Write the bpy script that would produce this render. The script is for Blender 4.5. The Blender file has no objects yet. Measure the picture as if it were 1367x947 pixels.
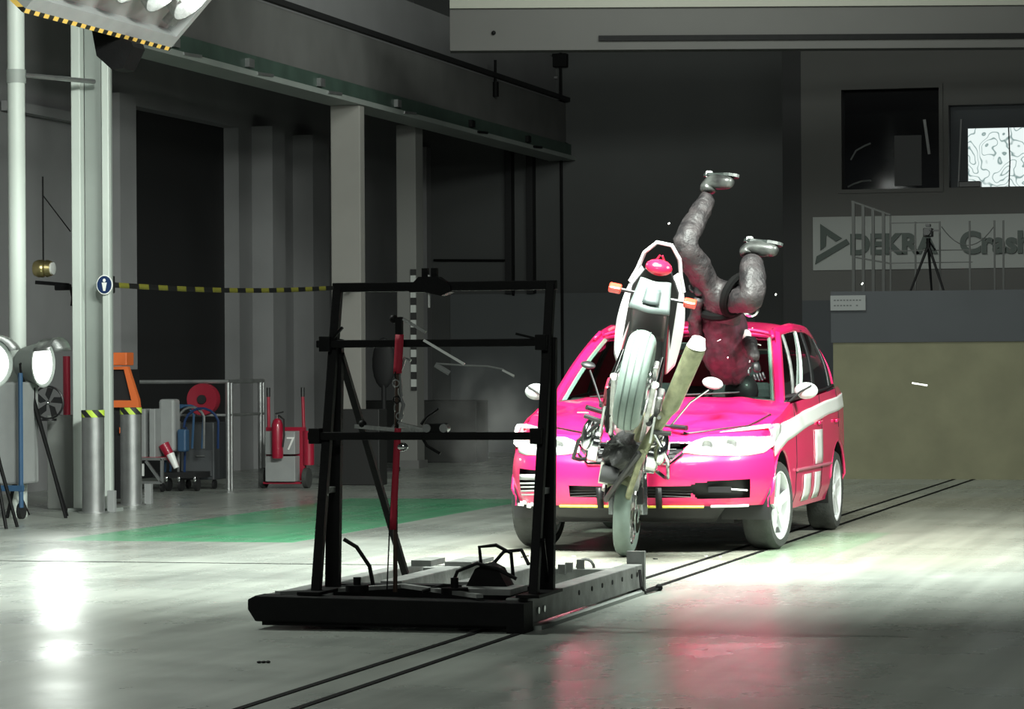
import bpy, bmesh, math, random
from mathutils import Vector, Matrix, Euler, noise
random.seed(7)
R = math.radians
SC = bpy.context.scene
COL = SC.collection

# ------------------------------------------------------------------ camera
YAW = R(14.6)
cam = bpy.data.cameras.new('camera')
cam_o = bpy.data.objects.new('camera', cam); COL.objects.link(cam_o)
cam.sensor_width = 36.0; cam.sensor_fit = 'HORIZONTAL'
cam.lens = 4200.0 / 1367.0 * 36.0
cam.shift_y = (485.0 - 473.5) / 1367.0
cam.clip_end = 200
cam_o.matrix_world = (Matrix.Translation((0, 0, 1.34)) @ Matrix.Rotation(YAW, 4, 'Z')
                      @ Matrix.Rotation(R(90), 4, 'X') @ Matrix.Rotation(-0.006, 4, 'Z'))
SC.camera = cam_o
# ------------------------------------------------------------------ world, exposure
w = bpy.data.worlds.new('world'); SC.world = w; w.use_nodes = True
w.node_tree.nodes['Background'].inputs[0].default_value = (0.75, 0.85, 0.9, 1)
w.node_tree.nodes['Background'].inputs[1].default_value = 0.03
SC.view_settings.view_transform = 'Standard'
SC.view_settings.look = 'None'
SC.view_settings.exposure = 0.0
SC.view_settings.gamma = 1.0

# ------------------------------------------------------------------ lamps of the hall, added fill lights
def aim(o, p, t):
    o.location = p
    o.rotation_euler = (Vector(t) - Vector(p)).to_track_quat('-Z', 'Y').to_euler()
def spot(name, p, t, power, ang, col=(0.93, 1.0, 0.92), blend=0.6, rad=0.12):
    l = bpy.data.lights.new(name, 'SPOT'); l.energy = power; l.spot_size = R(ang); l.spot_blend = blend
    l.color = col; l.shadow_soft_size = rad
    o = bpy.data.objects.new(name, l); COL.objects.link(o); aim(o, p, t); return o
def area(name, p, t, power, sx, sy, col=(0.93, 1.0, 0.92), spread=180):
    l = bpy.data.lights.new(name, 'AREA'); l.shape = 'RECTANGLE'; l.size = sx; l.size_y = sy
    l.energy = power; l.color = col; l.spread = R(spread)
    o = bpy.data.objects.new(name, l); COL.objects.link(o); aim(o, p, t); return o
# main bank hung over the crash zone, above the frame of the picture
area('overhead_bank_light', (-4.2, 18.3, 5.4), (-4.75, 21.8, 0.6), 1000, 2.6, 1.0, spread=130)
spot('overhead_spot_light', (-4.6, 19.3, 5.6), (-4.95, 20.8, 0.0), 2300, 42, blend=1.0)
# unseen area light added right of the track to brighten the car's flank
area('right_fill_light', (0.5, 20.5, 4.6), (-4.0, 22.8, 0.4), 270, 1.6, 0.8, spread=110)
# bank at the left of the track
spot('left_bank_light', (-8.5, 22.6, 4.2), (-5.4, 21.8, 0.3), 500, 60)
spot('left_bank_light', (-8.7, 22.0, 4.3), (-13.0, 28.0, 3.1), 800, 52, blend=0.9)
spot('front_fill_light', (-8.8, 16.8, 6.4), (-7.0, 13.6, 0.0), 1800, 88, blend=1.0)  # unseen fill spot added to brighten the near floor
# weak unseen fill lights added over the camera end and before the back wall
area('camera_fill_light', (-3.5, 6.0, 6.5), (-5.5, 13.0, 0.0), 200, 3.0, 1.5)
area('rear_fill_light', (-6.0, 31.0, 6.6), (-6.5, 41.0, 3.6), 230, 4.0, 1.0)
# unseen overhead spot added to brighten the left floor
spot('floor_fill_light', (-7.0, 17.6, 6.0), (-7.4, 19.3, 0.0), 2200, 75, blend=1.0)

# ------------------------------------------------------------------ materials
MATS = {}
def nt(name):
    m = bpy.data.materials.new(name); m.use_nodes = True
    return m, m.node_tree, m.node_tree.nodes['Principled BSDF']
def mat(name, col, rough=0.5, metal=0.0, coat=0.0, noise_amt=0.0, scale=6.0, bump=0.0, spec=0.5, emit=None, estr=0.0, col2=None, bscale=None):
    if name in MATS: return MATS[name]
    m, t, b = nt(name)
    b.inputs['Base Color'].default_value = (*col, 1)
    b.inputs['Roughness'].default_value = rough
    b.inputs['Metallic'].default_value = metal
    b.inputs['Coat Weight'].default_value = coat
    b.inputs['Coat Roughness'].default_value = 0.06
    b.inputs['Specular IOR Level'].default_value = spec
    tc = t.nodes.new('ShaderNodeTexCoord')
    if noise_amt > 0 or col2:
        n = t.nodes.new('ShaderNodeTexNoise'); n.inputs['Scale'].default_value = scale; n.inputs['Detail'].default_value = 6
        t.links.new(tc.outputs['Object'], n.inputs['Vector'])
        r = t.nodes.new('ShaderNodeValToRGB')
        r.color_ramp.elements[0].position = 0.35; r.color_ramp.elements[1].position = 0.68
        c2 = col2 if col2 else tuple(c * (1 - noise_amt) for c in col)
        r.color_ramp.elements[0].color = (*c2, 1); r.color_ramp.elements[1].color = (*col, 1)
        t.links.new(n.outputs['Fac'], r.inputs['Fac']); t.links.new(r.outputs['Color'], b.inputs['Base Color'])
    if bump > 0:
        n = t.nodes.new('ShaderNodeTexNoise'); n.inputs['Scale'].default_value = bscale or scale * 4; n.inputs['Detail'].default_value = 4
        t.links.new(tc.outputs['Object'], n.inputs['Vector'])
        bp = t.nodes.new('ShaderNodeBump'); bp.inputs['Strength'].default_value = bump; bp.inputs['Distance'].default_value = 0.02
        t.links.new(n.outputs['Fac'], bp.inputs['Height']); t.links.new(bp.outputs['Normal'], b.inputs['Normal'])
    if emit:
        b.inputs['Emission Color'].default_value = (*emit, 1); b.inputs['Emission Strength'].default_value = estr
    MATS[name] = m
    return m
def glass_mat(name, tint=(0.8, 0.9, 0.85), gloss=0.12, rough=0.03):
    m = bpy.data.materials.new(name); m.use_nodes = True; t = m.node_tree; t.nodes.clear()
    o = t.nodes.new('ShaderNodeOutputMaterial'); tr = t.nodes.new('ShaderNodeBsdfTransparent'); g = t.nodes.new('ShaderNodeBsdfGlossy')
    mx = t.nodes.new('ShaderNodeMixShader'); fr = t.nodes.new('ShaderNodeFresnel'); ma = t.nodes.new('ShaderNodeMath')
    tr.inputs[0].default_value = (*tint, 1); g.inputs['Roughness'].default_value = rough
    fr.inputs[0].default_value = 1.5; ma.operation = 'ADD'; ma.inputs[1].default_value = gloss
    t.links.new(fr.outputs[0], ma.inputs[0]); t.links.new(ma.outputs[0], mx.inputs[0])
    t.links.new(tr.outputs[0], mx.inputs[1]); t.links.new(g.outputs[0], mx.inputs[2]); t.links.new(mx.outputs[0], o.inputs[0])
    return m
def stripes_mat(name, c1, c2, vec, width, rough=0.5):
    m, t, b = nt(name)
    tc = t.nodes.new('ShaderNodeTexCoord')
    d = t.nodes.new('ShaderNodeVectorMath'); d.operation = 'DOT_PRODUCT'; d.inputs[1].default_value = vec
    f = t.nodes.new('ShaderNodeMath'); f.operation = 'DIVIDE'; f.inputs[1].default_value = width
    fr = t.nodes.new('ShaderNodeMath'); fr.operation = 'FRACT'
    g = t.nodes.new('ShaderNodeMath'); g.operation = 'GREATER_THAN'; g.inputs[1].default_value = 0.5
    mx = t.nodes.new('ShaderNodeMix'); mx.data_type = 'RGBA'
    mx.inputs[6].default_value = (*c1, 1); mx.inputs[7].default_value = (*c2, 1)
    t.links.new(tc.outputs['Object'], d.inputs[0]); t.links.new(d.outputs['Value'], f.inputs[0]); t.links.new(f.outputs[0], fr.inputs[0])
    t.links.new(fr.outputs[0], g.inputs[0]); t.links.new(g.outputs[0], mx.inputs[0]); t.links.new(mx.outputs[2], b.inputs['Base Color'])
    b.inputs['Roughness'].default_value = rough
    return m

def floor_material():
    m, t, b = nt('polished_concrete_floor')
    L = t.links
    tc = t.nodes.new('ShaderNodeTexCoord')
    sx = t.nodes.new('ShaderNodeSeparateXYZ'); L.new(tc.outputs['Object'], sx.inputs[0])
    n1 = t.nodes.new('ShaderNodeTexNoise'); n1.inputs['Scale'].default_value = 0.5; n1.inputs['Detail'].default_value = 9; n1.inputs['Roughness'].default_value = 0.62
    L.new(tc.outputs['Object'], n1.inputs['Vector'])
    r1 = t.nodes.new('ShaderNodeValToRGB'); L.new(n1.outputs['Fac'], r1.inputs['Fac'])
    r1.color_ramp.elements[0].position = 0.3; r1.color_ramp.elements[0].color = (0.23, 0.25, 0.23, 1)
    r1.color_ramp.elements[1].position = 0.7; r1.color_ramp.elements[1].color = (0.36, 0.385, 0.35, 1)
    # green paint: a walkway strip and a patch beside the track, worn by noise
    def ramp(inp, a, c, soft):
        s = t.nodes.new('ShaderNodeMapRange'); s.inputs[1].default_value = a; s.inputs[2].default_value = a + soft; L.new(inp, s.inputs[0])
        e = t.nodes.new('ShaderNodeMapRange'); e.inputs[1].default_value = c - soft; e.inputs[2].default_value = c; e.inputs[3].default_value = 1; e.inputs[4].default_value = 0; L.new(inp, e.inputs[0])
        k = t.nodes.new('ShaderNodeMath'); k.operation = 'MULTIPLY'; L.new(s.outputs[0], k.inputs[0]); L.new(e.outputs[0], k.inputs[1]); return k.outputs[0]
    def mul(a, c):
        k = t.nodes.new('ShaderNodeMath'); k.operation = 'MULTIPLY'; L.new(a, k.inputs[0])
        if isinstance(c, (int, float)): k.inputs[1].default_value = c
        else: L.new(c, k.inputs[1])
        return k.outputs[0]
    g1 = mul(ramp(sx.outputs['X'], -9.5, -7.55, 0.03), ramp(sx.outputs['Y'], 22.45, 30.0, 0.05))
    g2 = mul(ramp(sx.outputs['X'], -3.9, -3.3, 0.05), ramp(sx.outputs['Y'], 20.4, 24.6, 0.3))
    n2 = t.nodes.new('ShaderNodeTexNoise'); n2.inputs['Scale'].default_value = 3.0; n2.inputs['Detail'].default_value = 8
    L.new(tc.outputs['Object'], n2.inputs['Vector'])
    wr = t.nodes.new('ShaderNodeMapRange'); wr.inputs[1].default_value = 0.3; wr.inputs[2].default_value = 0.6; wr.inputs[3].default_value = 0.7; wr.inputs[4].default_value = 1.0
    L.new(n2.outputs['Fac'], wr.inputs[0])
    add = t.nodes.new('ShaderNodeMath'); add.operation = 'MAXIMUM'; L.new(g1, add.inputs[0]); L.new(mul(g2, 0.6), add.inputs[1])
    gm = mul(add.outputs[0], wr.outputs[0])
    mx = t.nodes.new('ShaderNodeMix'); mx.data_type = 'RGBA'; L.new(gm, mx.inputs[0]); L.new(r1.outputs['Color'], mx.inputs[6]); mx.inputs[7].default_value = (0.08, 0.33, 0.17, 1)
    # sandy, tyre-worn band along the track
    g3 = ramp(sx.outputs['X'], -6.6, -1.5, 1.0)
    y3 = ramp(sx.outputs['Y'], 19.5, 32, 1.5)
    mx2 = t.nodes.new('ShaderNodeMix'); mx2.data_type = 'RGBA'; L.new(mul(mul(g3, y3), 0.4), mx2.inputs[0]); L.new(mx.outputs[2], mx2.inputs[6]); mx2.inputs[7].default_value = (0.36, 0.33, 0.24, 1)
    # drag streaks along the driving direction
    mp = t.nodes.new('ShaderNodeMapping'); mp.inputs['Scale'].default_value = (6.0, 0.25, 1); mp.inputs['Rotation'].default_value = (0, 0, R(12))
    L.new(tc.outputs['Object'], mp.inputs[0])
    n3 = t.nodes.new('ShaderNodeTexNoise'); n3.inputs['Scale'].default_value = 1.0; n3.inputs['Detail'].default_value = 5; L.new(mp.outputs[0], n3.inputs['Vector'])
    st = t.nodes.new('ShaderNodeMapRange'); st.inputs[1].default_value = 0.35; st.inputs[2].default_value = 0.7; st.inputs[3].default_value = 0.82; st.inputs[4].default_value = 1.08; L.new(n3.outputs['Fac'], st.inputs[0])
    vm = t.nodes.new('ShaderNodeVectorMath'); vm.operation = 'SCALE'; L.new(mx2.outputs[2], vm.inputs[0]); L.new(st.outputs[0], vm.inputs['Scale'])
    L.new(vm.outputs[0], b.inputs['Base Color'])
    rr = t.nodes.new('ShaderNodeMapRange'); rr.inputs[1].default_value = 0.3; rr.inputs[2].default_value = 0.7; rr.inputs[3].default_value = 0.20; rr.inputs[4].default_value = 0.36
    L.new(n1.outputs['Fac'], rr.inputs[0]); L.new(rr.outputs[0], b.inputs['Roughness'])
    b.inputs['Specular IOR Level'].default_value = 0.45
    n4 = t.nodes.new('ShaderNodeTexNoise'); n4.inputs['Scale'].default_value = 2.2; n4.inputs['Detail'].default_value = 3
    L.new(tc.outputs['Object'], n4.inputs['Vector'])
    bp = t.nodes.new('ShaderNodeBump'); bp.inputs['Strength'].default_value = 0.25; bp.inputs['Distance'].default_value = 0.012
    L.new(n4.outputs['Fac'], bp.inputs['Height']); L.new(bp.outputs['Normal'], b.inputs['Normal'])
    return m

M_FLOOR = floor_material()
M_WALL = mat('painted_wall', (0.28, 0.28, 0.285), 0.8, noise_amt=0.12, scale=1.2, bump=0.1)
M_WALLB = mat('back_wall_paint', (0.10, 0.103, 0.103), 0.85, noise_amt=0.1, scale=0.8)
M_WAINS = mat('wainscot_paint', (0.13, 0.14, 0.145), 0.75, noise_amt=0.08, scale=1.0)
M_DARK = mat('dark_door', (0.012, 0.012, 0.013), 0.7)
M_CEIL = mat('ceiling_dark', (0.06, 0.06, 0.06), 0.9)
M_CONC = mat('runway_concrete', (0.16, 0.16, 0.155), 0.85, noise_amt=0.2, scale=1.5)
M_OLIVE = mat('cream_wall_paint', (0.19, 0.185, 0.115), 0.8, noise_amt=0.18, scale=2.5, bump=0.1)
M_SLATE = mat('slate_paint', (0.06, 0.065, 0.072), 0.8, noise_amt=0.1, scale=1.5)
M_OFFICE = mat('office_wall_paint', (0.10, 0.098, 0.094), 0.85, noise_amt=0.08, scale=1.0)
M_BAND = mat('sign_band_paint', (0.30, 0.31, 0.30), 0.7)
M_WHITEP = mat('white_column_paint', (0.56, 0.61, 0.57), 0.5, noise_amt=0.08, scale=2)
M_GREYP = mat('grey_column_paint', (0.30, 0.33, 0.31), 0.55, noise_amt=0.1, scale=2)
M_GREEN_ST = mat('green_girder_paint', (0.06, 0.10, 0.08), 0.6, noise_amt=0.3, scale=3)
M_RAILD = mat('dull_rail_paint', (0.06, 0.062, 0.06), 0.7)
M_LETTER = mat('green_letter_paint', (0.012, 0.028, 0.02), 0.5)
M_BLACK = mat('black_steel', (0.006, 0.006, 0.0065), 0.6, noise_amt=0.3, scale=12, bump=0.1, spec=0.15)
M_BLACK2 = mat('black_plastic', (0.012, 0.012, 0.013), 0.45)
M_RUB = mat('tyre_rubber', (0.055, 0.058, 0.055), 0.75, noise_amt=0.25, scale=14, bump=0.2)
M_RUBD = mat('pale_motorcycle_tyre', (0.16, 0.21, 0.185), 0.6, noise_amt=0.2, scale=10, bump=0.1)  # pale grey-green rubber, lighter than the car tyres
M_STEEL = mat('galvanised_steel', (0.42, 0.43, 0.43), 0.38, metal=0.8, noise_amt=0.2, scale=8)
M_STEELP = mat('worn_grey_beam', (0.27, 0.28, 0.27), 0.55, metal=0.2, noise_amt=0.4, scale=9, bump=0.15)
M_CHROME = mat('chrome', (0.78, 0.8, 0.8), 0.12, metal=1.0)
M_ALU = mat('cast_aluminium', (0.5, 0.51, 0.5), 0.35, metal=0.85, noise_amt=0.3, scale=18, bump=0.2)
M_RED = mat('car_paint_crimson', (0.80, 0.012, 0.125), 0.38, coat=1.0)
M_REDM = mat('red_machine_paint', (0.33, 0.006, 0.03), 0.4, coat=0.3)
M_REDT = mat('red_tail_lens', (0.7, 0.01, 0.04), 0.2, coat=0.8)
M_ORL = mat('orange_indicator_lens', (0.75, 0.05, 0.025), 0.3, coat=0.5)
M_WHITE = mat('white_gloss', (0.85, 0.86, 0.84), 0.3, coat=0.4)
M_FAIR = mat('white_fairing', (0.66, 0.64, 0.66), 0.28, coat=0.6)
M_HAZ = stripes_mat('hazard_stripes', (0.015, 0.014, 0.01), (0.85, 0.55, 0.12), (0, 1, 0.8), 0.17)
M_HAZG = stripes_mat('hazard_collar', (0.02, 0.02, 0.02), (0.55, 0.75, 0.08), (1, 0.3, 0.9), 0.12)
M_TAPE = stripes_mat('barrier_tape', (0.012, 0.012, 0.012), (0.22, 0.21, 0.03), (0, 1, 0.25), 0.5)
M_ZIG = stripes_mat('black_white_edging', (0.02, 0.02, 0.02), (0.5, 0.52, 0.5), (0, 0, 1), 0.19)
M_BLUE = mat('blue_paint', (0.03, 0.08, 0.16), 0.45)
M_BLUED = mat('navy_blue', (0.01, 0.03, 0.10), 0.4)
M_GCHART = mat('light_grey_box', (0.30, 0.31, 0.31), 0.5, noise_amt=0.1)
M_BRASS = mat('brass', (0.5, 0.42, 0.2), 0.3, metal=0.9)
M_ORANGE = mat('orange_machine_paint', (0.75, 0.16, 0.04), 0.45)
M_TAN = mat('scorched_exhaust_steel', (0.26, 0.27, 0.16), 0.42, metal=0.35, noise_amt=0.45, scale=14, bump=0.15)
M_LEATH = mat('mottled_leather', (0.07, 0.02, 0.035), 0.7, col2=(0.008, 0.004, 0.006), scale=11, bump=0.5, bscale=14)
M_LEATH2 = mat('grey_leather_trousers', (0.036, 0.03, 0.031), 0.55, col2=(0.007, 0.006, 0.007), scale=11, bump=0.9, bscale=16)
M_BOOT = mat('scuffed_boot_leather', (0.06, 0.065, 0.06), 0.35, col2=(0.012, 0.012, 0.012), scale=12)
M_SKIN = mat('dummy_skin', (0.45, 0.30, 0.22), 0.5)
M_YEL = mat('yellow_glow', (0.85, 0.75, 0.08), 0.5)  # colour of the glow painted under the bumper
M_STRAP = mat('red_webbing', (0.35, 0.008, 0.03), 0.7)
M_LAMPG = mat('lit_lamp_lens', (1, 1, 1), 0.3, emit=(0.95, 1.0, 0.96), estr=2.2)
M_BULB = mat('lit_halogen_bulb', (1, 1, 1), 0.3, emit=(0.95, 1.0, 0.96), estr=10.0)
M_HLG = mat('headlight_cover', (0.80, 0.83, 0.81), 0.3, coat=1.0)
M_GLASS = glass_mat('windscreen_glass', (0.72, 0.86, 0.80), 0.03)
M_GLASSD = glass_mat('tinted_side_glass', (0.25, 0.3, 0.3), 0.04)
M_OFFG = mat('dark_office_pane', (0.006, 0.006, 0.007), 0.06, coat=0.5)

# ------------------------------------------------------------------ mesh helpers
class MB:
    def __init__(s, M=None): s.v = []; s.f = []; s.M = M or Matrix.Identity(4)
    def add(s, vs, fs):
        b = len(s.v); s.v += [s.M @ Vector(p) for p in vs]; s.f += [tuple(b + i for i in f) for f in fs]; return s
    def box(s, c, d, rot=None):
        Q = Euler(rot).to_matrix() if rot else Matrix.Identity(3); c = Vector(c)
        vs = [c + Q @ Vector((x * d[0] / 2, y * d[1] / 2, z * d[2] / 2)) for x in (-1, 1) for y in (-1, 1) for z in (-1, 1)]
        return s.add(vs, [(0, 1, 3, 2), (4, 6, 7, 5), (0, 4, 5, 1), (2, 3, 7, 6), (0, 2, 6, 4), (1, 5, 7, 3)])
    def b2(s, a, c):
        return s.box([(a[i] + c[i]) / 2 for i in range(3)], [abs(a[i] - c[i]) for i in range(3)])
    def bar(s, p, q, w, h=None, up=(0, 0, 1)):
        h = h or w; p = Vector(p); q = Vector(q); d = (q - p).normalized(); u = Vector(up)
        if abs(d.dot(u)) > 0.95: u = Vector((0, 1, 0))
        x = d.cross(u).normalized(); y = x.cross(d).normalized()
        vs = [e + x * sx * w / 2 + y * sy * h / 2 for e in (p, q) for sx, sy in ((-1, -1), (1, -1), (1, 1), (-1, 1))]
        return s.add(vs, [(3, 2, 1, 0), (4, 5, 6, 7), (0, 1, 5, 4), (1, 2, 6, 5), (2, 3, 7, 6), (3, 0, 4, 7)])
    def tube(s, pts, r, seg=8, closed=False):
        P = [Vector(p) for p in pts]; n = len(P); rr = r if isinstance(r, (list, tuple)) else [r] * n
        ref = None; vs = []; fs = []
        for i, p in enumerate(P):
            a = P[(i - 1) % n] if (closed or i > 0) else P[i]; c = P[(i + 1) % n] if (closed or i < n - 1) else P[i]
            d = (c - a).normalized() if (c - a).length > 1e-9 else Vector((0, 0, 1))
            if ref is None:
                ref = d.cross(Vector((0, 0, 1)) if abs(d.z) < 0.9 else Vector((1, 0, 0))).normalized()
            x = (ref - d * ref.dot(d)).normalized(); ref = x; y = d.cross(x)
            for k in range(seg):
                t = 2 * math.pi * k / seg; vs.append(p + (x * math.cos(t) + y * math.sin(t)) * rr[i])
        m = n if closed else n - 1
        for i in range(m):
            for k in range(seg):
                a = i * seg + k; c = i * seg + (k + 1) % seg; e = ((i + 1) % n) * seg
                fs.append((a, c, e + (k + 1) % seg, e + k))
        if not closed:
            fs.append(tuple(range(seg))[::-1]); fs.append(tuple((n - 1) * seg + k for k in range(seg)))
        return s.add(vs, fs)
    def cyl(s, p, q, r, r2=None, seg=20): return s.tube([p, q], [r, r if r2 is None else r2], seg)
    def lathe(s, prof, c=(0, 0, 0), ax='Z', seg=28, closed=False):
        c = Vector(c); vs = []; fs = []; n = len(prof)
        for k in range(seg):
            t = 2 * math.pi * k / seg; co, si = math.cos(t), math.sin(t)
            for r_, h_ in prof:
                vs.append(c + Vector({'Z': (r_ * co, r_ * si, h_), 'X': (h_, r_ * co, r_ * si), 'Y': (r_ * co, h_, r_ * si)}[ax]))
        for k in range(seg):
            for i in range(n if closed else n - 1):
                j = (i + 1) % n; k2 = (k + 1) % seg
                fs.append((k * n + i, k * n + j, k2 * n + j, k2 * n + i))
        if not closed:
            if prof[0][0] > 1e-6: fs.append(tuple(k * n for k in range(seg)))
            if prof[-1][0] > 1e-6: fs.append(tuple(k * n + n - 1 for k in range(seg))[::-1])
        return s.add(vs, fs)
    def ball(s, c, r, seg=14, rings=9):
        r = r if isinstance(r, (list, tuple)) else (r, r, r); c = Vector(c); vs = []; fs = []
        for i in range(rings + 1):
            a = math.pi * i / rings
            for k in range(seg):
                t = 2 * math.pi * k / seg
                vs.append(c + Vector((r[0] * math.sin(a) * math.cos(t), r[1] * math.sin(a) * math.sin(t), r[2] * math.cos(a))))
        for i in range(rings):
            for k in range(seg):
                fs.append((i * seg + k, (i + 1) * seg + k, (i + 1) * seg + (k + 1) % seg, i * seg + (k + 1) % seg))
        return s.add(vs, fs)
    def prism(s, poly, fn, off):
        """poly of 2-D points, fn maps (a, b) to 3-D, off is the extrusion vector"""
        n = len(poly); off = Vector(off); A = [Vector(fn(*p)) for p in poly]
        return s.add(A + [p + off for p in A], [tuple(range(n))[::-1], tuple(n + i for i in range(n))] + [(i, (i + 1) % n, n + (i + 1) % n, n + i) for i in range(n)])
    def grid(s, fn, nu, nv, skip=None):
        vs = [fn(i / nu, j / nv) for i in range(nu + 1) for j in range(nv + 1)]
        fs = []
        for i in range(nu):
            for j in range(nv):
                if skip and skip((i + .5) / nu, (j + .5) / nv): continue
                a = i * (nv + 1) + j; fs.append((a, a + nv + 1, a + nv + 2, a + 1))
        return s.add(vs, fs)
    def build(s, name, m, parent=None, smooth=True, bevel=0.0, solid=0.0, ang=40, loc=None):
        me = bpy.data.meshes.new(name); me.from_pydata([tuple(v) for v in s.v], [], s.f)
        bm = bmesh.new(); bm.from_mesh(me); bmesh.ops.remove_doubles(bm, verts=bm.verts, dist=1e-5)
        loose = [v for v in bm.verts if not v.link_faces]
        bmesh.ops.delete(bm, geom=loose, context='VERTS')
        bmesh.ops.recalc_face_normals(bm, faces=bm.faces)
        for f in bm.faces: f.smooth = smooth
        for e in bm.edges:
            if len(e.link_faces) == 2 and e.calc_face_angle(0) > R(ang): e.smooth = False
        bm.to_mesh(me); bm.free(); me.materials.append(m)
        o = bpy.data.objects.new(name, me); COL.objects.link(o)
        if parent: o.parent = parent
        if loc: o.location = loc
        if bevel:
            b = o.modifiers.new('bevel', 'BEVEL'); b.width = bevel; b.segments = 2; b.limit_method = 'ANGLE'
        if solid:
            b = o.modifiers.new('solid', 'SOLIDIFY'); b.thickness = solid; b.offset = -1
        return o

def tag(o, label, cat, group=None):
    o['label'] = label; o['category'] = cat
    if group: o['group'] = group
    return o
def thing(name, label, cat, loc, rz=0, group=None):
    o = bpy.data.objects.new(name, None); COL.objects.link(o); o.empty_display_size = 0.1
    o.location = loc; o.rotation_euler = (0, 0, rz); return tag(o, label, cat, group)
def struct(o): o['kind'] = 'structure'; return o
def arc(c, r, a0, a1, n, plane='XZ'):
    out = []
    for i in range(n + 1):
        t = R(a0 + (a1 - a0) * i / n); u, v = r * math.cos(t), r * math.sin(t)
        out.append({'XZ': (c[0] + u, c[1], c[2] + v), 'YZ': (c[0], c[1] + u, c[2] + v), 'XY': (c[0] + u, c[1] + v, c[2])}[plane])
    return out
def interp(tab, x):
    if x <= tab[0][0]: return tab[0][1]
    for (a, va), (c, vc) in zip(tab, tab[1:]):
        if x <= c:
            t = (x - a) / (c - a); t2 = t * t * (3 - 2 * t) * 0.35 + t * 0.65
            return va + (vc - va) * t2
    return tab[-1][1]

# ================================================================== THE HALL
YB = 45.7
fl = struct(MB().b2((-13.9, -3, -0.2), (7, 46, 0)).build('floor', M_FLOOR, smooth=False))
# wall on the left with a tall dark doorway
m = MB(); m.b2((-13.9, -3, 0), (-13.4, 33.65, 7)).b2((-13.9, 33.65, 4.35), (-13.4, 37.75, 7)).b2((-13.9, 37.75, 0), (-13.4, YB, 7))
wl = struct(m.build('wall_left', M_WALL, smooth=False))
struct(MB().b2((-13.85, 33.65, 0), (-13.6, 37.75, 4.35)).build('door_1', M_DARK, smooth=False))
for y0, y1 in ((38.25, 38.75), (39.9, 40.6), (33.0, 33.5)):
    MB().b2((-13.4, y0, 0), (-13.12, y1, 4.4)).build('pilaster', M_WALL, wl, smooth=False)
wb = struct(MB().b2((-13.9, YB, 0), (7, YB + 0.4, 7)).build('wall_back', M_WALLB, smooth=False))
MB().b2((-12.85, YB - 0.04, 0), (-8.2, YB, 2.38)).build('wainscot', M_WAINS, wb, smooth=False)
MB().b2((-13.4, YB - 0.25, 0), (-13.15, YB, 4.6)).build('pilaster', M_WALL, wb, smooth=False)
for x0, x1 in ((-11.95, -11.85), (-11.62, -11.52)):
    MB().b2((x0, YB - 0.2, 2.38), (x1, YB, 4.7)).build('wall_rib', M_DARK, wb, smooth=False)
struct(MB().b2((-13.9, -3, 7), (7, 46, 7.3)).build('ceiling', M_CEIL, smooth=False))
# concrete crane runway over the left row of columns
m = MB(); m.b2((-11.35, 27.9, 4.62), (-11.05, YB, 5.22))
rb = struct(m.build('beam_runway', M_CONC, smooth=False))
MB().b2((-11.42, 27.9, 5.22), (-11.2, YB, 5.9)).build('upper_wall_strip', M_WALL, rb, smooth=False)
MB().b2((-11.05, 27.9, 5.24), (-10.98, YB, 5.30)).build('cable_duct', M_DARK, rb, smooth=False)
m = MB(); m.b2((-11.28, 27.9, 4.46), (-11.0, YB, 4.60)); m.b2((-11.02, 27.9, 4.43), (-10.97, YB, 4.60))
MB().b2((-11.3, 27.9, 4.36), (-10.9, YB, 4.42)).build('girder_flange', M_GREYP, rb, smooth=False)
m.build('crane_girder', M_GREEN_ST, rb, smooth=False)
for y in (29.0, 31.2, 33.6, 36.6, 40.0, 43.0):
    m = MB(); m.box((-10.95, y, 4.5), (0.06, 0.16, 0.09)); m.bar((-10.9, y + .1, 4.40), (-10.9, y + 0.6, 4.42), 0.03)
    m.build('girder_clip', M_STEEL if y < 37 else M_BLACK, rb, smooth=False)
# pipe and junction boxes at the inner corner of the back wall
t = thing('conduit_pipe', 'thin dark conduit pipe with two black junction boxes running down the back wall corner', 'pipe', (-11.1, YB - 0.1, 0))
MB().cyl((0, 0, 0), (0, 0, 6.0), 0.022, seg=8).build('pipe', M_BLACK, t)
MB().box((0, -0.03, 4.52), (0.2, 0.14, 0.2)).build('junction_box', M_BLACK, t, smooth=False, bevel=0.01)
MB().box((0, -0.03, 5.85), (0.22, 0.14, 0.2)).build('junction_box', M_BLACK, t, smooth=False, bevel=0.01)
MB().cyl((-0.05, 0, 5.6), (-0.65, 0, 5.6), 0.02, seg=6).build('branch_pipe', M_WALL, t)
t = thing('hanging_cable', 'short dark cable pulley hanging in the corner under the ceiling beam', 'cable', (-11.02, 41.5, 4.98))
MB().tube([(0, 0, 0.50), (0.0, 0, 0.3), (0.0, 0, 0.15)], 0.02, 6).build('cable', M_BLACK, t)
MB().cyl((0, 0, 0.0), (0, 0, 0.2), 0.045).build('weight', M_BLACK, t)
t = tag(MB().tube([(-13.1, YB - 0.06, 2.9), (-11.9, YB - 0.06, 2.88), (-11.86, YB - 0.06, 2.8), (-11.86, YB - 0.06, 2.35)], 0.02, 6).build('wall_conduit', M_BLACK), 'thin black conduit bent down along the grey back wall above the steel frame', 'pipe')

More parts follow.
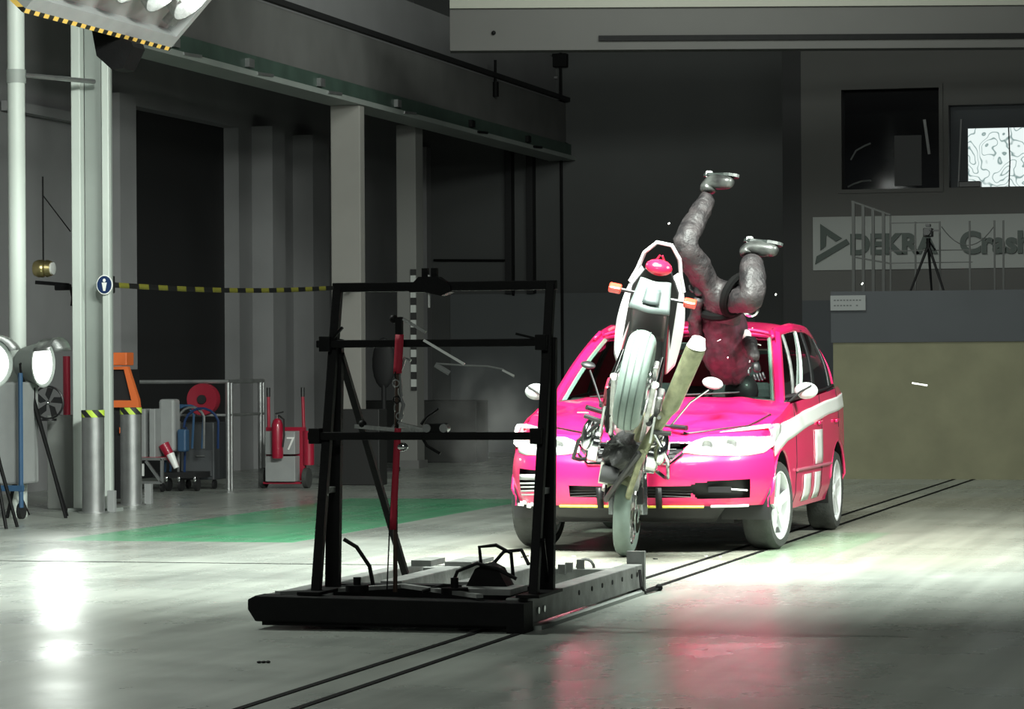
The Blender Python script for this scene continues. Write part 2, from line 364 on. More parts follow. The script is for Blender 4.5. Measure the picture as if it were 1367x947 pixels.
# overhead crane bridge across the top right
cb = thing('crane_bridge', 'grey overhead crane bridge spanning the hall under the ceiling', 'crane', (-9.63, 34.84, 0))
Q = Matrix.Rotation(YAW, 4, 'Z')
m = MB(Q); m.b2((-0.15, -0.15, 4.92), (12, 0.15, 5.40)); m.build('girder', M_OFFICE, cb, smooth=False)
m = MB(Q); m.b2((-0.15, -0.2, 5.40), (12, 0.2, 5.55)); m.build('top_flange', mat('pale_flange_paint', (0.28, 0.28, 0.24), 0.7), cb, smooth=False)
m = MB(Q); m.b2((1.55, -0.19, 5.02), (12, -0.15, 5.08)); m.build('conductor_slot', M_BLACK, cb, smooth=False)
MB(Q).ball((0.35, -0.17, 5.12), 0.025).build('bolt', M_BLACK, cb)

# columns of the left row
def column(y, label, wide):   # flanges and web run up past the runway
    t = thing('steel_column', label, 'column', (-11.1, y, 0), 0, 'steel columns under the crane runway')
    MB().b2((-0.11, -0.16, 0), (-0.02, -0.06, 6.9)).build('flange', wide, t, smooth=False, bevel=0.008)
    MB().b2((0.205, -0.2, 0), (0.275, -0.14, 6.9)).build('flange', wide, t, smooth=False, bevel=0.008)
    MB().b2((-0.02, -0.05, 0), (0.23, 0.0, 6.9)).build('web', M_GREYP, t, smooth=False)
    MB().b2((-0.14, -0.22, 0), (0.3, 0.05, 0.03)).build('base_plate', M_GREYP, t, smooth=False)
    return t
column(27.15, 'pale steel column nearest the camera carrying the round blue sign', M_WHITEP)
t = thing('concrete_column', 'wide whitish concrete column behind the left post of the steel frame', 'column', (-11.10, 35.1, 0))
MB().b2((-0.19, -0.1, 0), (0.17, 0.08, 4.36)).build('shaft', mat('whitewash', (0.30, 0.29, 0.27), 0.8, noise_amt=0.1, scale=2), t, smooth=False, bevel=0.01)
MB().b2((-0.21, -0.12, 0), (0.19, 0.1, 0.1)).build('plinth', M_CONC, t, smooth=False)
t = thing('concrete_column', 'grey column with black and white checked edging seen through the steel frame', 'column', (-11.45, 38.8, 0))
MB().b2((-0.14, -0.14, 0), (0.12, 0.2, 4.4)).build('shaft', mat('grey_render', (0.2, 0.2, 0.19), 0.8), t, smooth=False, bevel=0.01)
MB().b2((0.05, -0.17, 1.0), (0.12, -0.14, 2.55)).build('edging_strip', M_ZIG, t, smooth=False)
MB().b2((-0.17, -0.17, 0), (0.15, 0.23, 0.1)).build('plinth', M_CONC, t, smooth=False)
t = thing('drain_pipe', 'thick white vertical pipe at the left edge', 'pipe', (-11.32, 26.0, 0))
MB().cyl((0, 0, 0), (0, 0, 6.9), 0.078, seg=24).build('pipe', M_WHITEP, t)
MB().cyl((0, 0, 3.86), (0, 0, 3.98), 0.088, seg=24).build('clamp', M_GREYP, t)
MB().tube([(0.08, 0, 3.93), (0.42, 0.8, 3.93)], 0.022, 8).build('bracket', M_STEEL, t)

# cross bars on the aisle wall behind
t = tag(MB().box((-13.3, 31.6, 4.05), (0.12, 2.6, 0.1)).build('wall_duct', M_WALL, smooth=False), 'long grey duct along the left wall behind the white pipe', 'duct')
# bell lamp and hook on the wall behind the pipe
t = thing('hanging_lantern', 'brass round lantern hanging on a long rod at the left wall', 'lamp', (-11.9, 27.95, 2.27))
MB().lathe([(0.0, -0.085), (0.07, -0.085), (0.085, -0.05), (0.085, 0.0), (0.07, 0.02), (0.085, 0.04), (0.07, 0.085), (0.0, 0.085)], (0, 0, 0), 'X', 20).build('housing', M_BRASS, t)
MB().lathe([(0.0, 0.0), (0.06, 0.0), (0.06, 0.02), (0, 0.03)], (0.085, 0, 0), 'X', 18).build('lens', M_WHITE, t)
MB().tube([(0, 0, 0.08), (0, 0, 0.88)], 0.008, 6).build('rod', M_BLACK, t)
MB().tube([(0, 0, 0.7), (0.28, 0.0, 0.35)], 0.006, 6).build('stay', M_BLACK, t)
t = thing('wall_bracket', 'black jib bracket with a hook at the left wall under the brass lantern', 'bracket', (-11.82, 27.95, 2.11))
MB().bar((-0.16, 0, 0.03), (0.18, 0, 0.0), 0.025, 0.035).build('arm', M_BLACK, t, smooth=False)
MB().box((0.12, 0, -0.02), (0.16, 0.05, 0.06)).build('trolley', M_BLACK, t, smooth=False, bevel=0.01)
MB().tube([(0.2, 0, -0.02), (0.22, 0, -0.12), (0.21, 0, -0.2)], 0.016, 8).build('hook', M_BLACK, t)

# round blue sign on the first column
t = thing('round_sign', 'small round blue sign with a white figure on the nearest column', 'sign', (-10.86, 26.93, 2.08)); t.scale = (0.82, 1, 0.95)
MB().lathe([(0, 0.0), (0.095, 0.0), (0.095, -0.012), (0, -0.012)], (0, 0, 0), 'Y', 32).build('plate', M_WHITE, t)
MB().lathe([(0, -0.012), (0.085, -0.012), (0.085, -0.016), (0, -0.016)], (0, 0, 0), 'Y', 32).build('blue_disc', M_BLUED, t)
m = MB(); m.lathe([(0, -0.016), (0.017, -0.016), (0.017, -0.02), (0, -0.02)], (0, 0, 0.042), 'Y', 14)
m.prism([(-.03, .02), (.03, .02), (.02, -.02), (.012, -.06), (-.012, -.06), (-.02, -.02)], lambda a, c: (a, -0.016, c), (0, -0.004, 0))
m.build('figure', M_WHITE, t, smooth=False)

# barrier tape
t = thing('barrier_tape', 'black and yellow barrier tape stretched between the columns', 'tape', (-10.97, 27.3, 2.09))
m = MB(); L_ = 7.6
m.grid(lambda u, v: (0.02 * math.sin(u * 3), u * L_, -0.05 * math.sin(u * math.pi) + 0.15 * u + (v - 0.5) * 0.05), 24, 1)
m.build('webbing', M_TAPE, t, solid=0.002)
MB().box((0.03, -0.05, 0), (0.06, 0.12, 0.16)).build('reel_housing', M_BLACK2, t, smooth=False, bevel=0.01)
MB().box((0.0, L_ + 0.02, 0.15), (0.05, 0.06, 0.07)).build('end_clip', M_BLACK2, t, smooth=False)

# ---------------------------------------------------------------- raised control room at right
YO = 40.5
def hole_wall(name, x0, x1, z0, z1, y0, y1, holes, m_, parent=None):
    m = MB(); xs = sorted({x0, x1} | {h[0] for h in holes} | {h[1] for h in holes}); zs = sorted({z0, z1} | {h[2] for h in holes} | {h[3] for h in holes})
    for xa, xb in zip(xs, xs[1:]):
        for za, zb in zip(zs, zs[1:]):
            cx, cz = (xa + xb) / 2, (za + zb) / 2
            if any(h[0] < cx < h[1] and h[2] < cz < h[3] for h in holes): continue
            m.b2((xa, y0, za), (xb, y1, zb))
    return m.build(name, m_, parent, smooth=False)
W1 = (-6.12, -4.86, 3.56, 4.85); W2 = (-4.74, -3.2, 3.56, 4.62)
ow = struct(hole_wall('wall_office', -6.65, 7, 2.13, 6.9, YO, YO + 0.2, [W1, W2], M_OFFICE))
struct(MB().b2((-6.65, YO, 0), (7, YO + 0.2, 2.13)).build('wall_office_base', M_SLATE, smooth=False))
MB().b2((-6.5, YO - 0.02, 2.52), (7, YO, 3.21)).build('painted_band', M_BAND, ow, smooth=False)
MB().b2((-6.9, YO + 0.02, 0), (-6.65, YO + 0.25, 6.9)).build('corner_shade', M_DARK, ow, smooth=False)  # near-black strip paints the shadow beside the office corner
# room behind the windows
m = MB(); m.b2((-6.65, YO + 3.0, 2.2), (7, YO + 3.1, 6.9)); m.b2((-6.75, YO + .25, 2.2), (-6.65, YO + 3.1, 6.9))
struct(m.build('wall_office_rear', M_OFFICE, smooth=False))
wn = struct(MB().b2((W1[0], YO + 0.12, W1[2]), (W1[1], YO + 0.14, W1[3])).build('window_1', M_OFFG, smooth=False))
m = MB()
for a, c in (((W1[0] - .05, W1[2] - .05), (W1[1] + .05, W1[2])), ((W1[0] - .05, W1[3]), (W1[1] + .05, W1[3] + .05)), ((W1[0] - .05, W1[2]), (W1[0], W1[3])), ((W1[1], W1[2]), (W1[1] + .05, W1[3]))):
    m.b2((a[0], YO - 0.03, a[1]), (c[0], YO + 0.1, c[1]))
m.build('window_frame', M_OFFICE, wn, smooth=False)
# faint things behind the pane: a door leaf and stays
MB().b2((-5.45, YO + 0.09, 3.6), (-5.1, YO + 0.11, 4.25)).build('blind_panel', mat('dim_blind', (0.05, 0.05, 0.052), 0.7), wn, smooth=False)
MB().bar((-5.06, YO + 0.09, 4.45), (-5.0, YO + 0.09, 4.0), 0.035, 0.02).build('window_stay', M_WALL, wn, smooth=False)
for pts in ([(-6.02, 3.95), (-5.95, 4.07), (-5.84, 4.13), (-5.76, 4.16)], [(-6.06, 3.6), (-5.98, 3.64), (-5.88, 3.67), (-5.76, 3.68)]):
    MB().tube([(x, YO + 0.1, z) for x, z in pts], 0.012, 6).build('cable_reflector', M_STEEL, wn)
# daylit window: pane with the bare branches outside
def branch_pane():
    m, t, b = nt('daylight_through_branches')
    tc = t.nodes.new('ShaderNodeTexCoord')
    wv = t.nodes.new('ShaderNodeTexNoise'); wv.inputs['Scale'].default_value = 2.6; wv.inputs['Detail'].default_value = 2.0
    t.links.new(tc.outputs['Object'], wv.inputs['Vector'])
    k1 = t.nodes.new('ShaderNodeMath'); k1.operation = 'MULTIPLY'; k1.inputs[1].default_value = 13.0; t.links.new(wv.outputs['Fac'], k1.inputs[0])
    k2 = t.nodes.new('ShaderNodeMath'); k2.operation = 'PINGPONG'; k2.inputs[1].default_value = 0.5; t.links.new(k1.outputs[0], k2.inputs[0])
    r = t.nodes.new('ShaderNodeValToRGB'); r.color_ramp.elements[0].position = 0.02; r.color_ramp.elements[0].color = (0.22, 0.32, 0.31, 1)
    r.color_ramp.elements[1].position = 0.16; r.color_ramp.elements[1].color = (0.85, 0.95, 0.93, 1)
    t.links.new(k2.outputs[0], r.inputs['Fac']); t.links.new(r.outputs['Color'], b.inputs['Emission Color'])
    b.inputs['Emission Strength'].default_value = 1.0; b.inputs['Base Color'].default_value = (0, 0, 0, 1); b.inputs['Roughness'].default_value = 0.9
    return m
w2 = struct(MB().b2((W2[0], YO + 0.3, W2[2]), (W2[1], YO + 0.5, W2[2] + 0.001)).build('window_2', M_OFFICE, smooth=False))
hole_wall('window_surround', -4.86, -3.1, 3.4, 4.85, YO + 0.22, YO + 0.28, [(-4.52, -3.74, 3.56, 4.33), (-3.70, -3.12, 3.56, 4.33)], M_SLATE, w2)
MB().b2((-4.52, YO + 0.26, 3.56), (-3.74, YO + 0.27, 4.33)).build('pane', branch_pane(), w2, smooth=False)
MB().tube([(-4.0, YO + 0.25, 3.56), (-3.985, YO + 0.25, 3.9), (-4.0, YO + 0.25, 4.33)], 0.009, 5).build('outside_trunk', M_SLATE, w2)
MB().bar((-4.64, YO + 0.2, 3.58), (-4.60, YO + 0.2, 4.45), 0.02).build('window_stay', M_WALL, w2, smooth=False)
t = tag(MB().b2((-4.62, YO + 0.02, 3.56), (-4.34, YO + 0.2, 3.64)).build('monitor_box', M_BLACK2, smooth=False, bevel=0.01), 'low black equipment box on the sill of the bright window', 'box')

# platform block in front
pf = struct(MB().b2((-5.5, 35.5, 1.55), (7, YO, 2.13)).build('wall_platform_top', M_SLATE, smooth=False))
struct(MB().b2((-5.48, 35.52, 0), (7, YO, 1.55)).build('wall_platform_base', M_OLIVE, smooth=False))
t = thing('notice_board', 'pale grey notice plate on the slate platform front', 'sign', (-5.3, 35.48, 2.0))
MB().box((0, 0, 0), (0.4, 0.02, 0.17)).build('plate', mat('grey_plate', (0.22, 0.23, 0.23), 0.6), t, smooth=False)
m = MB()
for i in range(9):
    for zz in (0.03, -0.03):
        if random.random() < 0.75: m.box((-0.15 + i * 0.036, -0.011, zz), (0.022, 0.002, 0.014))
m.build('faint_print', mat('dim_print', (0.08, 0.085, 0.085), 0.7), t, smooth=False)['kind'] = 'stuff'
# lettering and triangle emblem on the painted band
def text(body, size, x, z, name, parent, extrude=0.02, off=0.016, y=YO - 0.04, m_=M_LETTER):
    cu = bpy.data.curves.new(name, 'FONT'); cu.body = body; cu.size = size; cu.extrude = extrude; cu.offset = off; cu.materials.append(m_)
    tmp = bpy.data.objects.new(name, cu); COL.objects.link(tmp)
    bpy.context.view_layer.update()
    me = bpy.data.meshes.new_from_object(tmp.evaluated_get(bpy.context.evaluated_depsgraph_get()))
    bpy.data.objects.remove(tmp); me.name = name
    o = bpy.data.objects.new(name, me); COL.objects.link(o); o.rotation_euler = (R(90), 0, 0)
    o.location = (x, y, z); o.parent = parent; return o
sg = thing('wall_lettering', 'dark green raised lettering with a triangle emblem on the pale office band', 'sign', (0, 0, 0))
text('DEKRA', 0.35, -6.02, 2.73, 'lettering', sg)
text('Crash-Test', 0.38, -4.6, 2.72, 'lettering', sg)
m = MB()
m.prism([(-6.40, 2.78), (-6.40, 3.12), (-6.12, 2.93), (-6.20, 2.89), (-6.32, 2.98), (-6.33, 2.83)], lambda a, c: (a, YO - 0.02, c), (0, -0.035, 0))
m.prism([(-6.47, 2.60), (-6.45, 2.70), (-6.06, 2.92), (-6.02, 2.86)], lambda a, c: (a, YO - 0.02, c), (0, -0.035, 0))
m.build('triangle_emblem', M_LETTER, sg, smooth=False)
# gate and railings on the platform
gt = thing('platform_gate', 'grey vertical-bar gate standing on the platform before the triangle emblem', 'gate', (-5.33, 36.4, 2.13))
tops = [1.06, 1.02, 0.98, 0.93]
for i, x in enumerate((-0.04, 0.075, 0.19, 0.31)):
    MB().bar((x, 0, 0), (x, 0, tops[i]), 0.035).build('bar', M_RAILD, gt, smooth=False)
MB().bar((-0.06, 0, 1.07), (0.40, 0, 0.90), 0.02).build('top_rail', M_RAILD, gt, smooth=False)
MB().bar((0.39, 0, 0), (0.39, 0, 0.90), 0.02).build('post', M_RAILD, gt, smooth=False)
MB().bar((-0.04, 0, 0.42), (0.38, 0, 0.34), 0.02).build('lower_rail', M_RAILD, gt, smooth=False)
rl = thing('platform_railing', 'thin grey post railing with a sagging chain on the platform edge', 'railing', (-4.9, 36.0, 2.13))
for x in (0.30, 0.58, 0.92, 1.2, 1.3):
    MB().bar((x, 0, 0), (x, 0, 0.80), 0.02).build('post', M_RAILD, rl, smooth=False)
for z in (0.33, 0.47):
    MB().bar((0.0, 0, z), (0.95, 0, z), 0.012).build('rail', M_RAILD, rl, smooth=False)
MB().bar((0.0, 0.02, 0.79), (0.58, 0.02, 0.79), 0.012).build('rail', M_RAILD, rl, smooth=False)
MB().tube([(0.60 + 0.6 * i / 12, 0, 0.74 - 0.22 * (1 - ((i - 6) / 6) ** 2)) for i in range(13)], 0.006, 5).build('chain', M_RAILD, rl)
ct = thing('camera_tripod', 'black tripod carrying a video camera on the platform in front of the lettering', 'tripod', (-4.42, 35.75, 2.13))
for i, (x, y) in enumerate(((-0.2, -0.05), (0.18, -0.08), (0.01, 0.2))):
    MB().tube([(x, y, 0), (0, 0, 0.52)], [0.012, 0.018], 7).build('leg', M_BLACK, ct)
MB().cyl((0, 0, 0.48), (0, 0, 0.60), 0.025, seg=10).build('head', M_BLACK, ct)
MB().bar((0, 0, 0.58), (0.09, -0.12, 0.46), 0.014).build('pan_handle', M_BLACK, ct, smooth=False)
vc = thing('video_camera', 'small black video camera on the platform tripod', 'camera', (-4.42, 35.75, 2.735))
MB().box((0, 0, 0.06), (0.1, 0.17, 0.10)).build('body', M_BLACK2, vc, smooth=False, bevel=0.01)
MB().cyl((0, -0.08, 0.06), (0, -0.15, 0.06), 0.038, seg=16).build('lens', M_BLACK2, vc)
MB().box((0.09, -0.02, 0.08), (0.09, 0.01, 0.02)).build('side_screen', M_BLACK2, vc, smooth=False)
MB().box((0, 0.0, 0.14), (0.05, 0.1, 0.03)).build('carry_grip', M_BLACK2, vc, smooth=False)

# ---------------------------------------------------------------- track rails, joint
for i, (x, lab) in enumerate(((-4.12, 'left of the two dark guide rails let into the floor'), (-3.90, 'right of the two dark guide rails let into the floor'))):
    tag(MB().b2((x - 0.018, 2, -0.03), (x + 0.018, 37.8 if x < -4 else 38, 0.004)).build('guide_rail', mat('dull_black_rail', (0.006, 0.006, 0.006), 0.9, spec=0.1), smooth=False), lab, 'rail', 'guide rails of the test track')
jl = tag(MB().b2((-13.3, -0.008, -0.01), (-5.5, 0.008, 0.003)).build('floor_joint', M_BLACK, smooth=False), 'thin dark joint strip crossing the floor left of the sled', 'joint strip')
jl.location = (0, 20.05, 0); jl.rotation_euler = (0, 0, 0)
MB_ = MB()
for k in range(3): MB_.ball((-4.66 + k * 0.018, 13.36 + 0.01 * k, 0.006), (0.012, 0.01, 0.006), 8, 5)
tag(MB_.build('floor_crumb', M_BLACK), 'small dark crumb lying on the empty floor near the camera', 'debris')

# ================================================================== EQUIPMENT AT LEFT
for i, (x, y, lab) in enumerate(((-10.96, 26.72, 'silver floor cylinder with hazard collar before the nearest column'), (-11.12, 28.3, 'second silver floor cylinder, right of the one before the column'))):
    t = thing('bollard', lab, 'bollard', (x + (0.06 if i == 0 else -0.035), y, 0), 0, 'silver cylinders with hazard collars')
    MB().cyl((0, 0, 0), (0, 0, 0.87), 0.103, seg=28).build('tube', M_STEEL, t)
    MB().cyl((0, 0, 0.87), (0, 0, 0.935), 0.106, seg=28).build('collar', M_HAZG, t)
    MB().cyl((0, 0, 0), (0, 0, 0.012), 0.14, seg=28).build('foot_plate', M_STEEL, t)
    MB().box((0.13, 0.12, 0.1), (0.07, 0.06, 0.2)).build('foot_block', M_GCHART, t, smooth=False, bevel=0.005)
# orange machine hood
t = thing('orange_machine', 'orange framed machine with a dark window behind the silver cylinders', 'machine', (-11.54, 29.8, 0))
pr = lambda a, c: (a, -0.3, c)
def framed(outer, inner):
    m = MB(); n = len(outer)
    A = [Vector((a, -0.3, c)) for a, c in outer]; B = [Vector((a, -0.3, c)) for a, c in inner]
    off = Vector((0, 0.06, 0)); vs = A + B + [p + off for p in A] + [p + off for p in B]; fs = []
    for i in range(n):
        j = (i + 1) % n
        fs += [(i, j, n + j, n + i), (2 * n + i, 3 * n + i, 3 * n + j, 2 * n + j), (i, 2 * n + i, 2 * n + j, j), (n + i, n + j, 3 * n + j, 3 * n + i)]
    return m.add(vs, fs)
framed([(-0.40, 0.92), (0.0, 0.92), (-0.01, 1.0), (-0.12, 1.33), (-0.40, 1.33)], [(-0.36, 0.99), (-0.08, 0.99), (-0.085, 1.0), (-0.16, 1.30), (-0.36, 1.30)]).build('window_frame', M_ORANGE, t, smooth=False)
MB().prism([(-0.38, 0.96), (-0.05, 0.96), (-0.14, 1.32), (-0.38, 1.32)], lambda a, c: (a, -0.26, c), (0, 0.01, 0)).build('dark_window', M_DARK, t, smooth=False)
MB().b2((-0.40, -0.3, 1.34), (-0.13, -0.1, 1.47)).build('lamp_cover', M_ORANGE, t, smooth=False, bevel=0.01)
MB().b2((-0.45, -0.22, 0.0), (-0.15, 0.1, 1.3)).build('cabinet', M_BLACK2, t, smooth=False)
MB().b2((-0.22, -0.28, 0.66), (-0.14, -0.22, 0.72)).build('badge', M_ORANGE, t, smooth=False)

# railing behind the carts
t = thing('safety_railing', 'galvanised pipe railing with two posts beside the carts', 'railing', (-11.46, 31.9, 0))
for (x, y) in ((0, 0), (0.0, 1.05)):
    MB().cyl((x, y, 0), (x, y, 1.15), 0.028, seg=12).build('post', M_STEEL, t)
    MB().cyl((x, y + 0.10, 0), (x, y + 0.10, 1.15), 0.02, seg=12).build('post', M_STEEL, t)
MB().tube([(-1.5, -0.15, 1.16), (0, 0, 1.16), (0, 1.15, 1.16)], 0.022, 8).build('top_rail', M_STEEL, t)
MB().tube([(-1.0, -0.1, 0.80), (0, 0, 0.80), (0, 1.15, 0.80)], 0.016, 8).build('mid_rail', M_STEEL, t)

# hose trolley
t = thing('hose_trolley', 'blue and white service trolley hung with curved hoses beside the railing', 'trolley', (-11.95, 31.6, 0))
MB().b2((-0.18, -0.2, 0.14), (0.30, 0.25, 0.2)).build('base', M_BLACK2, t, smooth=False)
for k, (x, r, mm, z) in enumerate(((-0.10, 0.16, M_BLUE, 0.75), (-0.04, 0.19, M_BLUE, 0.72), (0.05, 0.15, M_STEEL, 0.74), (0.12, 0.2, M_BLUED, 0.68))):
    MB().tube([(x - 0.02, 0, 0.2), (x, 0, z)] + arc((x + r, -0.02 * k, z), r, 180, 20, 8) + [(x + 2 * r * 0.9, 0, 0.45)], 0.014, 7).build('hose', mm, t)
MB().b2((-0.1, -0.24, 0.42), (0.08, -0.05, 0.98)).build('white_canister', M_GCHART, t, smooth=False, bevel=0.03)
MB().b2((0.1, -0.22, 0.42), (0.2, -0.1, 0.66)).build('blue_bag', M_BLUE, t, smooth=False, bevel=0.02)
m = MB(); m.cyl((-0.03, -0.27, 0.5), (0.11, -0.27, 0.26), 0.06, 0.035, seg=14); m.build('red_nozzle', M_REDM, t)
m = MB(); m.cyl((0.05, -0.29, 0.40), (0.12, -0.29, 0.25), 0.045, 0.03, seg=14); m.build('white_nozzle_tip', M_WHITE, t)
for x in (-0.05, 0.09, 0.27):
    MB().cyl((x, -0.12, 0.07), (x + 0.035, -0.12, 0.07), 0.07, seg=16).build('caster', M_BLACK2, t)
    MB().ball((x + 0.02, -0.2, 0.13), (0.018, 0.01, 0.035), 8, 6).build('caster_cap', M_CHROME, t)
t = thing('hose_reel', 'dark red hose reel hanging on the pipe railing', 'hose reel', (-11.72, 31.85, 0.97))
MB().lathe([(0.05, -0.05), (0.17, -0.06), (0.175, 0.0), (0.17, 0.06), (0.05, 0.05)], (0, 0, 0), 'Y', 28, closed=True).build('hose_coil', mat('dark_red_hose', (0.25, 0.004, 0.02), 0.6), t)
MB().lathe([(0.0, -0.07), (0.05, -0.07), (0.05, 0.07), (0, 0.07)], (0, 0, 0), 'Y', 16).build('hub', M_BLACK2, t)
MB().bar((0, 0.05, 0.0), (0, 0.05, 0.2), 0.03, 0.01).build('hook', M_STEEL, t, smooth=False)
# grey cabinet beneath the reel
t = thing('tool_cabinet', 'small dark grey cabinet under the red hose reel', 'cabinet', (-11.8, 32.2, 0))
MB().b2((-0.25, -0.2, 0.1), (0.14, 0.2, 0.72)).build('body', mat('charcoal_metal', (0.05, 0.055, 0.06), 0.5), t, smooth=False, bevel=0.01)
MB().b2((-0.23, -0.22, 0.14), (0.12, -0.2, 0.42)).build('door', mat('charcoal_panel', (0.07, 0.075, 0.08), 0.5), t, smooth=False)
MB().bar((-0.05, -0.24, 0.36), (0.05, -0.24, 0.36), 0.012).build('handle', M_STEEL, t, smooth=False)
for x in (-0.2, 0.1): MB().cyl((x, -0.12, 0.05), (x + 0.03, -0.12, 0.05), 0.05, seg=12).build('caster', M_BLACK2, t)
# grey panels stacked upright
t = thing('panel_cart', 'low steel frame cart with upright grey panels beside the second silver cylinder', 'cart', (-12.15, 31.4, 0))
m = MB()
for p, q in (((-.12, -.2, .1), (.2, -.2, .1)), ((-.12, -.2, .35), (.2, -.2, .35)), ((-.12, -.2, .1), (-.12, -.2, .35)), ((.2, -.2, .1), (.2, -.2, .35)), ((.2, -.2, .35), (.2, .2, .35)), ((.02, -.2, .33), (.18, -.2, .12))): m.bar(p, q, 0.03)
m.build('frame', M_STEEL, t, smooth=False)
MB().b2((-0.06, -0.23, 0.17), (0.0, -0.2, 0.3)).build('label_plate', M_WHITE, t, smooth=False)
for x in (-0.02, 0.09): MB().box((x, -0.1, 0.62), (0.07, 0.2, 0.52)).build('grey_panel', M_GCHART, t, smooth=False, bevel=0.01)
MB().b2((-.12, -.2, .35), (.2, .2, .37)).build('shelf', M_REDM, t, smooth=False)
for x in (-0.1, 0.17): MB().cyl((x, -0.15, 0.045), (x + 0.03, -0.15, 0.045), 0.045, seg=12).build('caster', M_BLACK2, t)
# fire extinguisher trolley
t = thing('extinguisher_trolley', 'red two-wheeled trolley loaded with white boxes beside the railing', 'trolley', (-10.98, 32.4, 0))
for x in (-0.2, 0.2):
    MB().tube([(x, 0.05, 0.06), (x, 0.02, 0.6), (x * 0.98, 0.0, 1.0)], 0.018, 8).build('upright', M_REDM, t)
    MB().cyl((x * 0.98, 0, 0.99), (x * 0.98, 0, 1.09), 0.022, seg=8).build('hand_grip', M_BLACK2, t)
MB().b2((-0.22, -0.02, 0.08), (0.22, 0.04, 0.66)).build('back_plate', M_REDM, t, smooth=False)
MB().box((0, -0.05, 0.06), (0.42, 0.2, 0.02)).build('toe_plate', M_REDM, t, smooth=False)
MB().cyl((0.22, -0.02, 0.11), (0.27, -0.02, 0.11), 0.11, seg=20).build('wheel', M_RUB, t)
MB().cyl((-0.22, -0.02, 0.11), (-0.27, -0.02, 0.11), 0.11, seg=20).build('wheel', M_RUB, t)
MB().cyl((0.26, 0, 0.25), (0.26, 0, 0.62), 0.06, seg=16).build('red_cylinder', M_REDM, t)
for i, (z0, z1, lab) in enumerate(((0.075, 0.35, 'lower white box on the red trolley'), (0.37, 0.62, 'upper white box on the red trolley marked with a figure'))):
    o = tag(MB().b2((-0.17, -0.2, z0), (0.17, -0.03, z1)).build('storage_box', M_GCHART, smooth=False, bevel=0.008), lab, 'box', 'white boxes on the red trolley')
    o.location = (-10.98, 32.4, 0.0)
    if i: text('7', 0.2, 0.07, 0.42, 'digit', o, 0.003, 0.0, y=-0.205, m_=M_WHITE)
t = thing('fire_extinguisher', 'red fire extinguisher hanging before the white boxes on the trolley', 'extinguisher', (-10.98, 32.12, 0.33))
MB().lathe([(0, 0), (0.055, 0), (0.062, 0.015), (0.062, 0.36), (0.045, 0.41), (0.02, 0.43), (0, 0.43)], (0, 0, 0), 'Z', 22).build('tank', M_REDM, t)
MB().cyl((0, 0, 0.43), (0, 0, 0.47), 0.018, seg=10).build('valve', M_CHROME, t)
MB().bar((-0.02, 0, 0.48), (0.07, 0, 0.50), 0.015).build('lever', M_BLACK2, t, smooth=False)
MB().tube([(0.02, 0, 0.46), (0.08, -0.02, 0.42), (0.085, -0.02, 0.25), (0.07, -0.03, 0.12)], 0.01, 7).build('hose', M_BLACK2, t)
tag(MB().box((-10.4, 33.3, 0.42), (0.5, 0.3, 0.84)).build('dark_cabinet', mat('near_black_cabinet', (0.012, 0.012, 0.012), 0.6), smooth=False, bevel=0.01), 'low near-black cabinet behind the left post of the steel frame', 'cabinet')
tag(MB().box((-12.1, 41.2, 0.42), (1.9, 0.6, 0.84)).build('dark_workbench', mat('near_black_bench', (0.012, 0.013, 0.012), 0.6), smooth=False, bevel=0.01), 'long near-black workbench at the far end seen through the steel frame', 'workbench')
t = thing('draped_chair', 'dark cushioned chair shape in front of the checked column', 'chair', (-11.45, 37.6, 0))
MB().ball((0, 0, 1.35), (0.15, 0.06, 0.32)).build('backrest', M_DARK, t)
MB().cyl((0, 0, 0), (0, 0, 1.1), 0.03, seg=10).build('stem', M_DARK, t)
MB().cyl((0, 0, 0), (0, 0, 0.05), 0.2, seg=16).build('foot', M_DARK, t)

# ---------------------------------------------------------------- flood lamps on tripods
def flood_lamp(loc, rz, label, legs):
    t = thing('flood_lamp', label, 'lamp', loc, rz, 'flood lamps at the left edge')
    zc = 1.36
    MB().lathe([(0.0, -0.22), (0.10, -0.22), (0.14, -0.18), (0.19, 0.0), (0.215, 0.03), (0.205, 0.035), (0.175, -0.0), (0, -0.06)], (0, 0, zc), 'X', 28).build('housing', M_GREYP, t)
    MB().lathe([(0.0, 0.012), (0.18, 0.0), (0.18, -0.01), (0, -0.01)], (0.02, 0, zc), 'X', 28).build('lens', M_LAMPG, t)
    m = MB(); m.grid(lambda u, v: (0.03 + 0.17 * v, 0.215 * (1 + .1 * v) * math.cos(R(30 + 120 * u)), zc + 0.215 * (1 + .1 * v) * math.sin(R(30 + 120 * u))), 12, 2)
    m.build('hood_flap', M_ALU, t, solid=0.004)
    m = MB(); m.tube([(-0.08, -0.21, zc)] + arc((-0.08, 0, zc), 0.22, 180, 360, 12, 'YZ') + [(-0.08, 0.21, zc)], 0.012, 6); m.build('yoke', M_BLACK, t)
    MB().cyl((-0.08, 0, zc - 0.36), (-0.08, 0, zc - 0.21), 0.025, seg=10).build('spigot', M_BLACK, t)
    for (x, y) in legs: MB().tube([(-0.08, 0, zc - 0.3), (x * .55 - .04, y * .5, 0.5), (x, y, 0.0)], [0.022, 0.017, 0.015], 7).build('leg', M_BLACK, t)
    m = MB(); m.tube([(-0.08, 0, 1.05), (-0.2, 0.1, 0.9), (-0.28, 0, 0.6), (-0.2, -.1, 0.3), (-0.12, 0, 0.02)], 0.008, 6); m.build('cable', M_BLACK, t)
    return t
flood_lamp((-11.06, 25.9, 0), R(-6), 'tripod flood lamp with a lit round lens facing right, before the nearest column', ((0.30, -0.1), (-0.22, -0.22), (0.12, 0.25)))
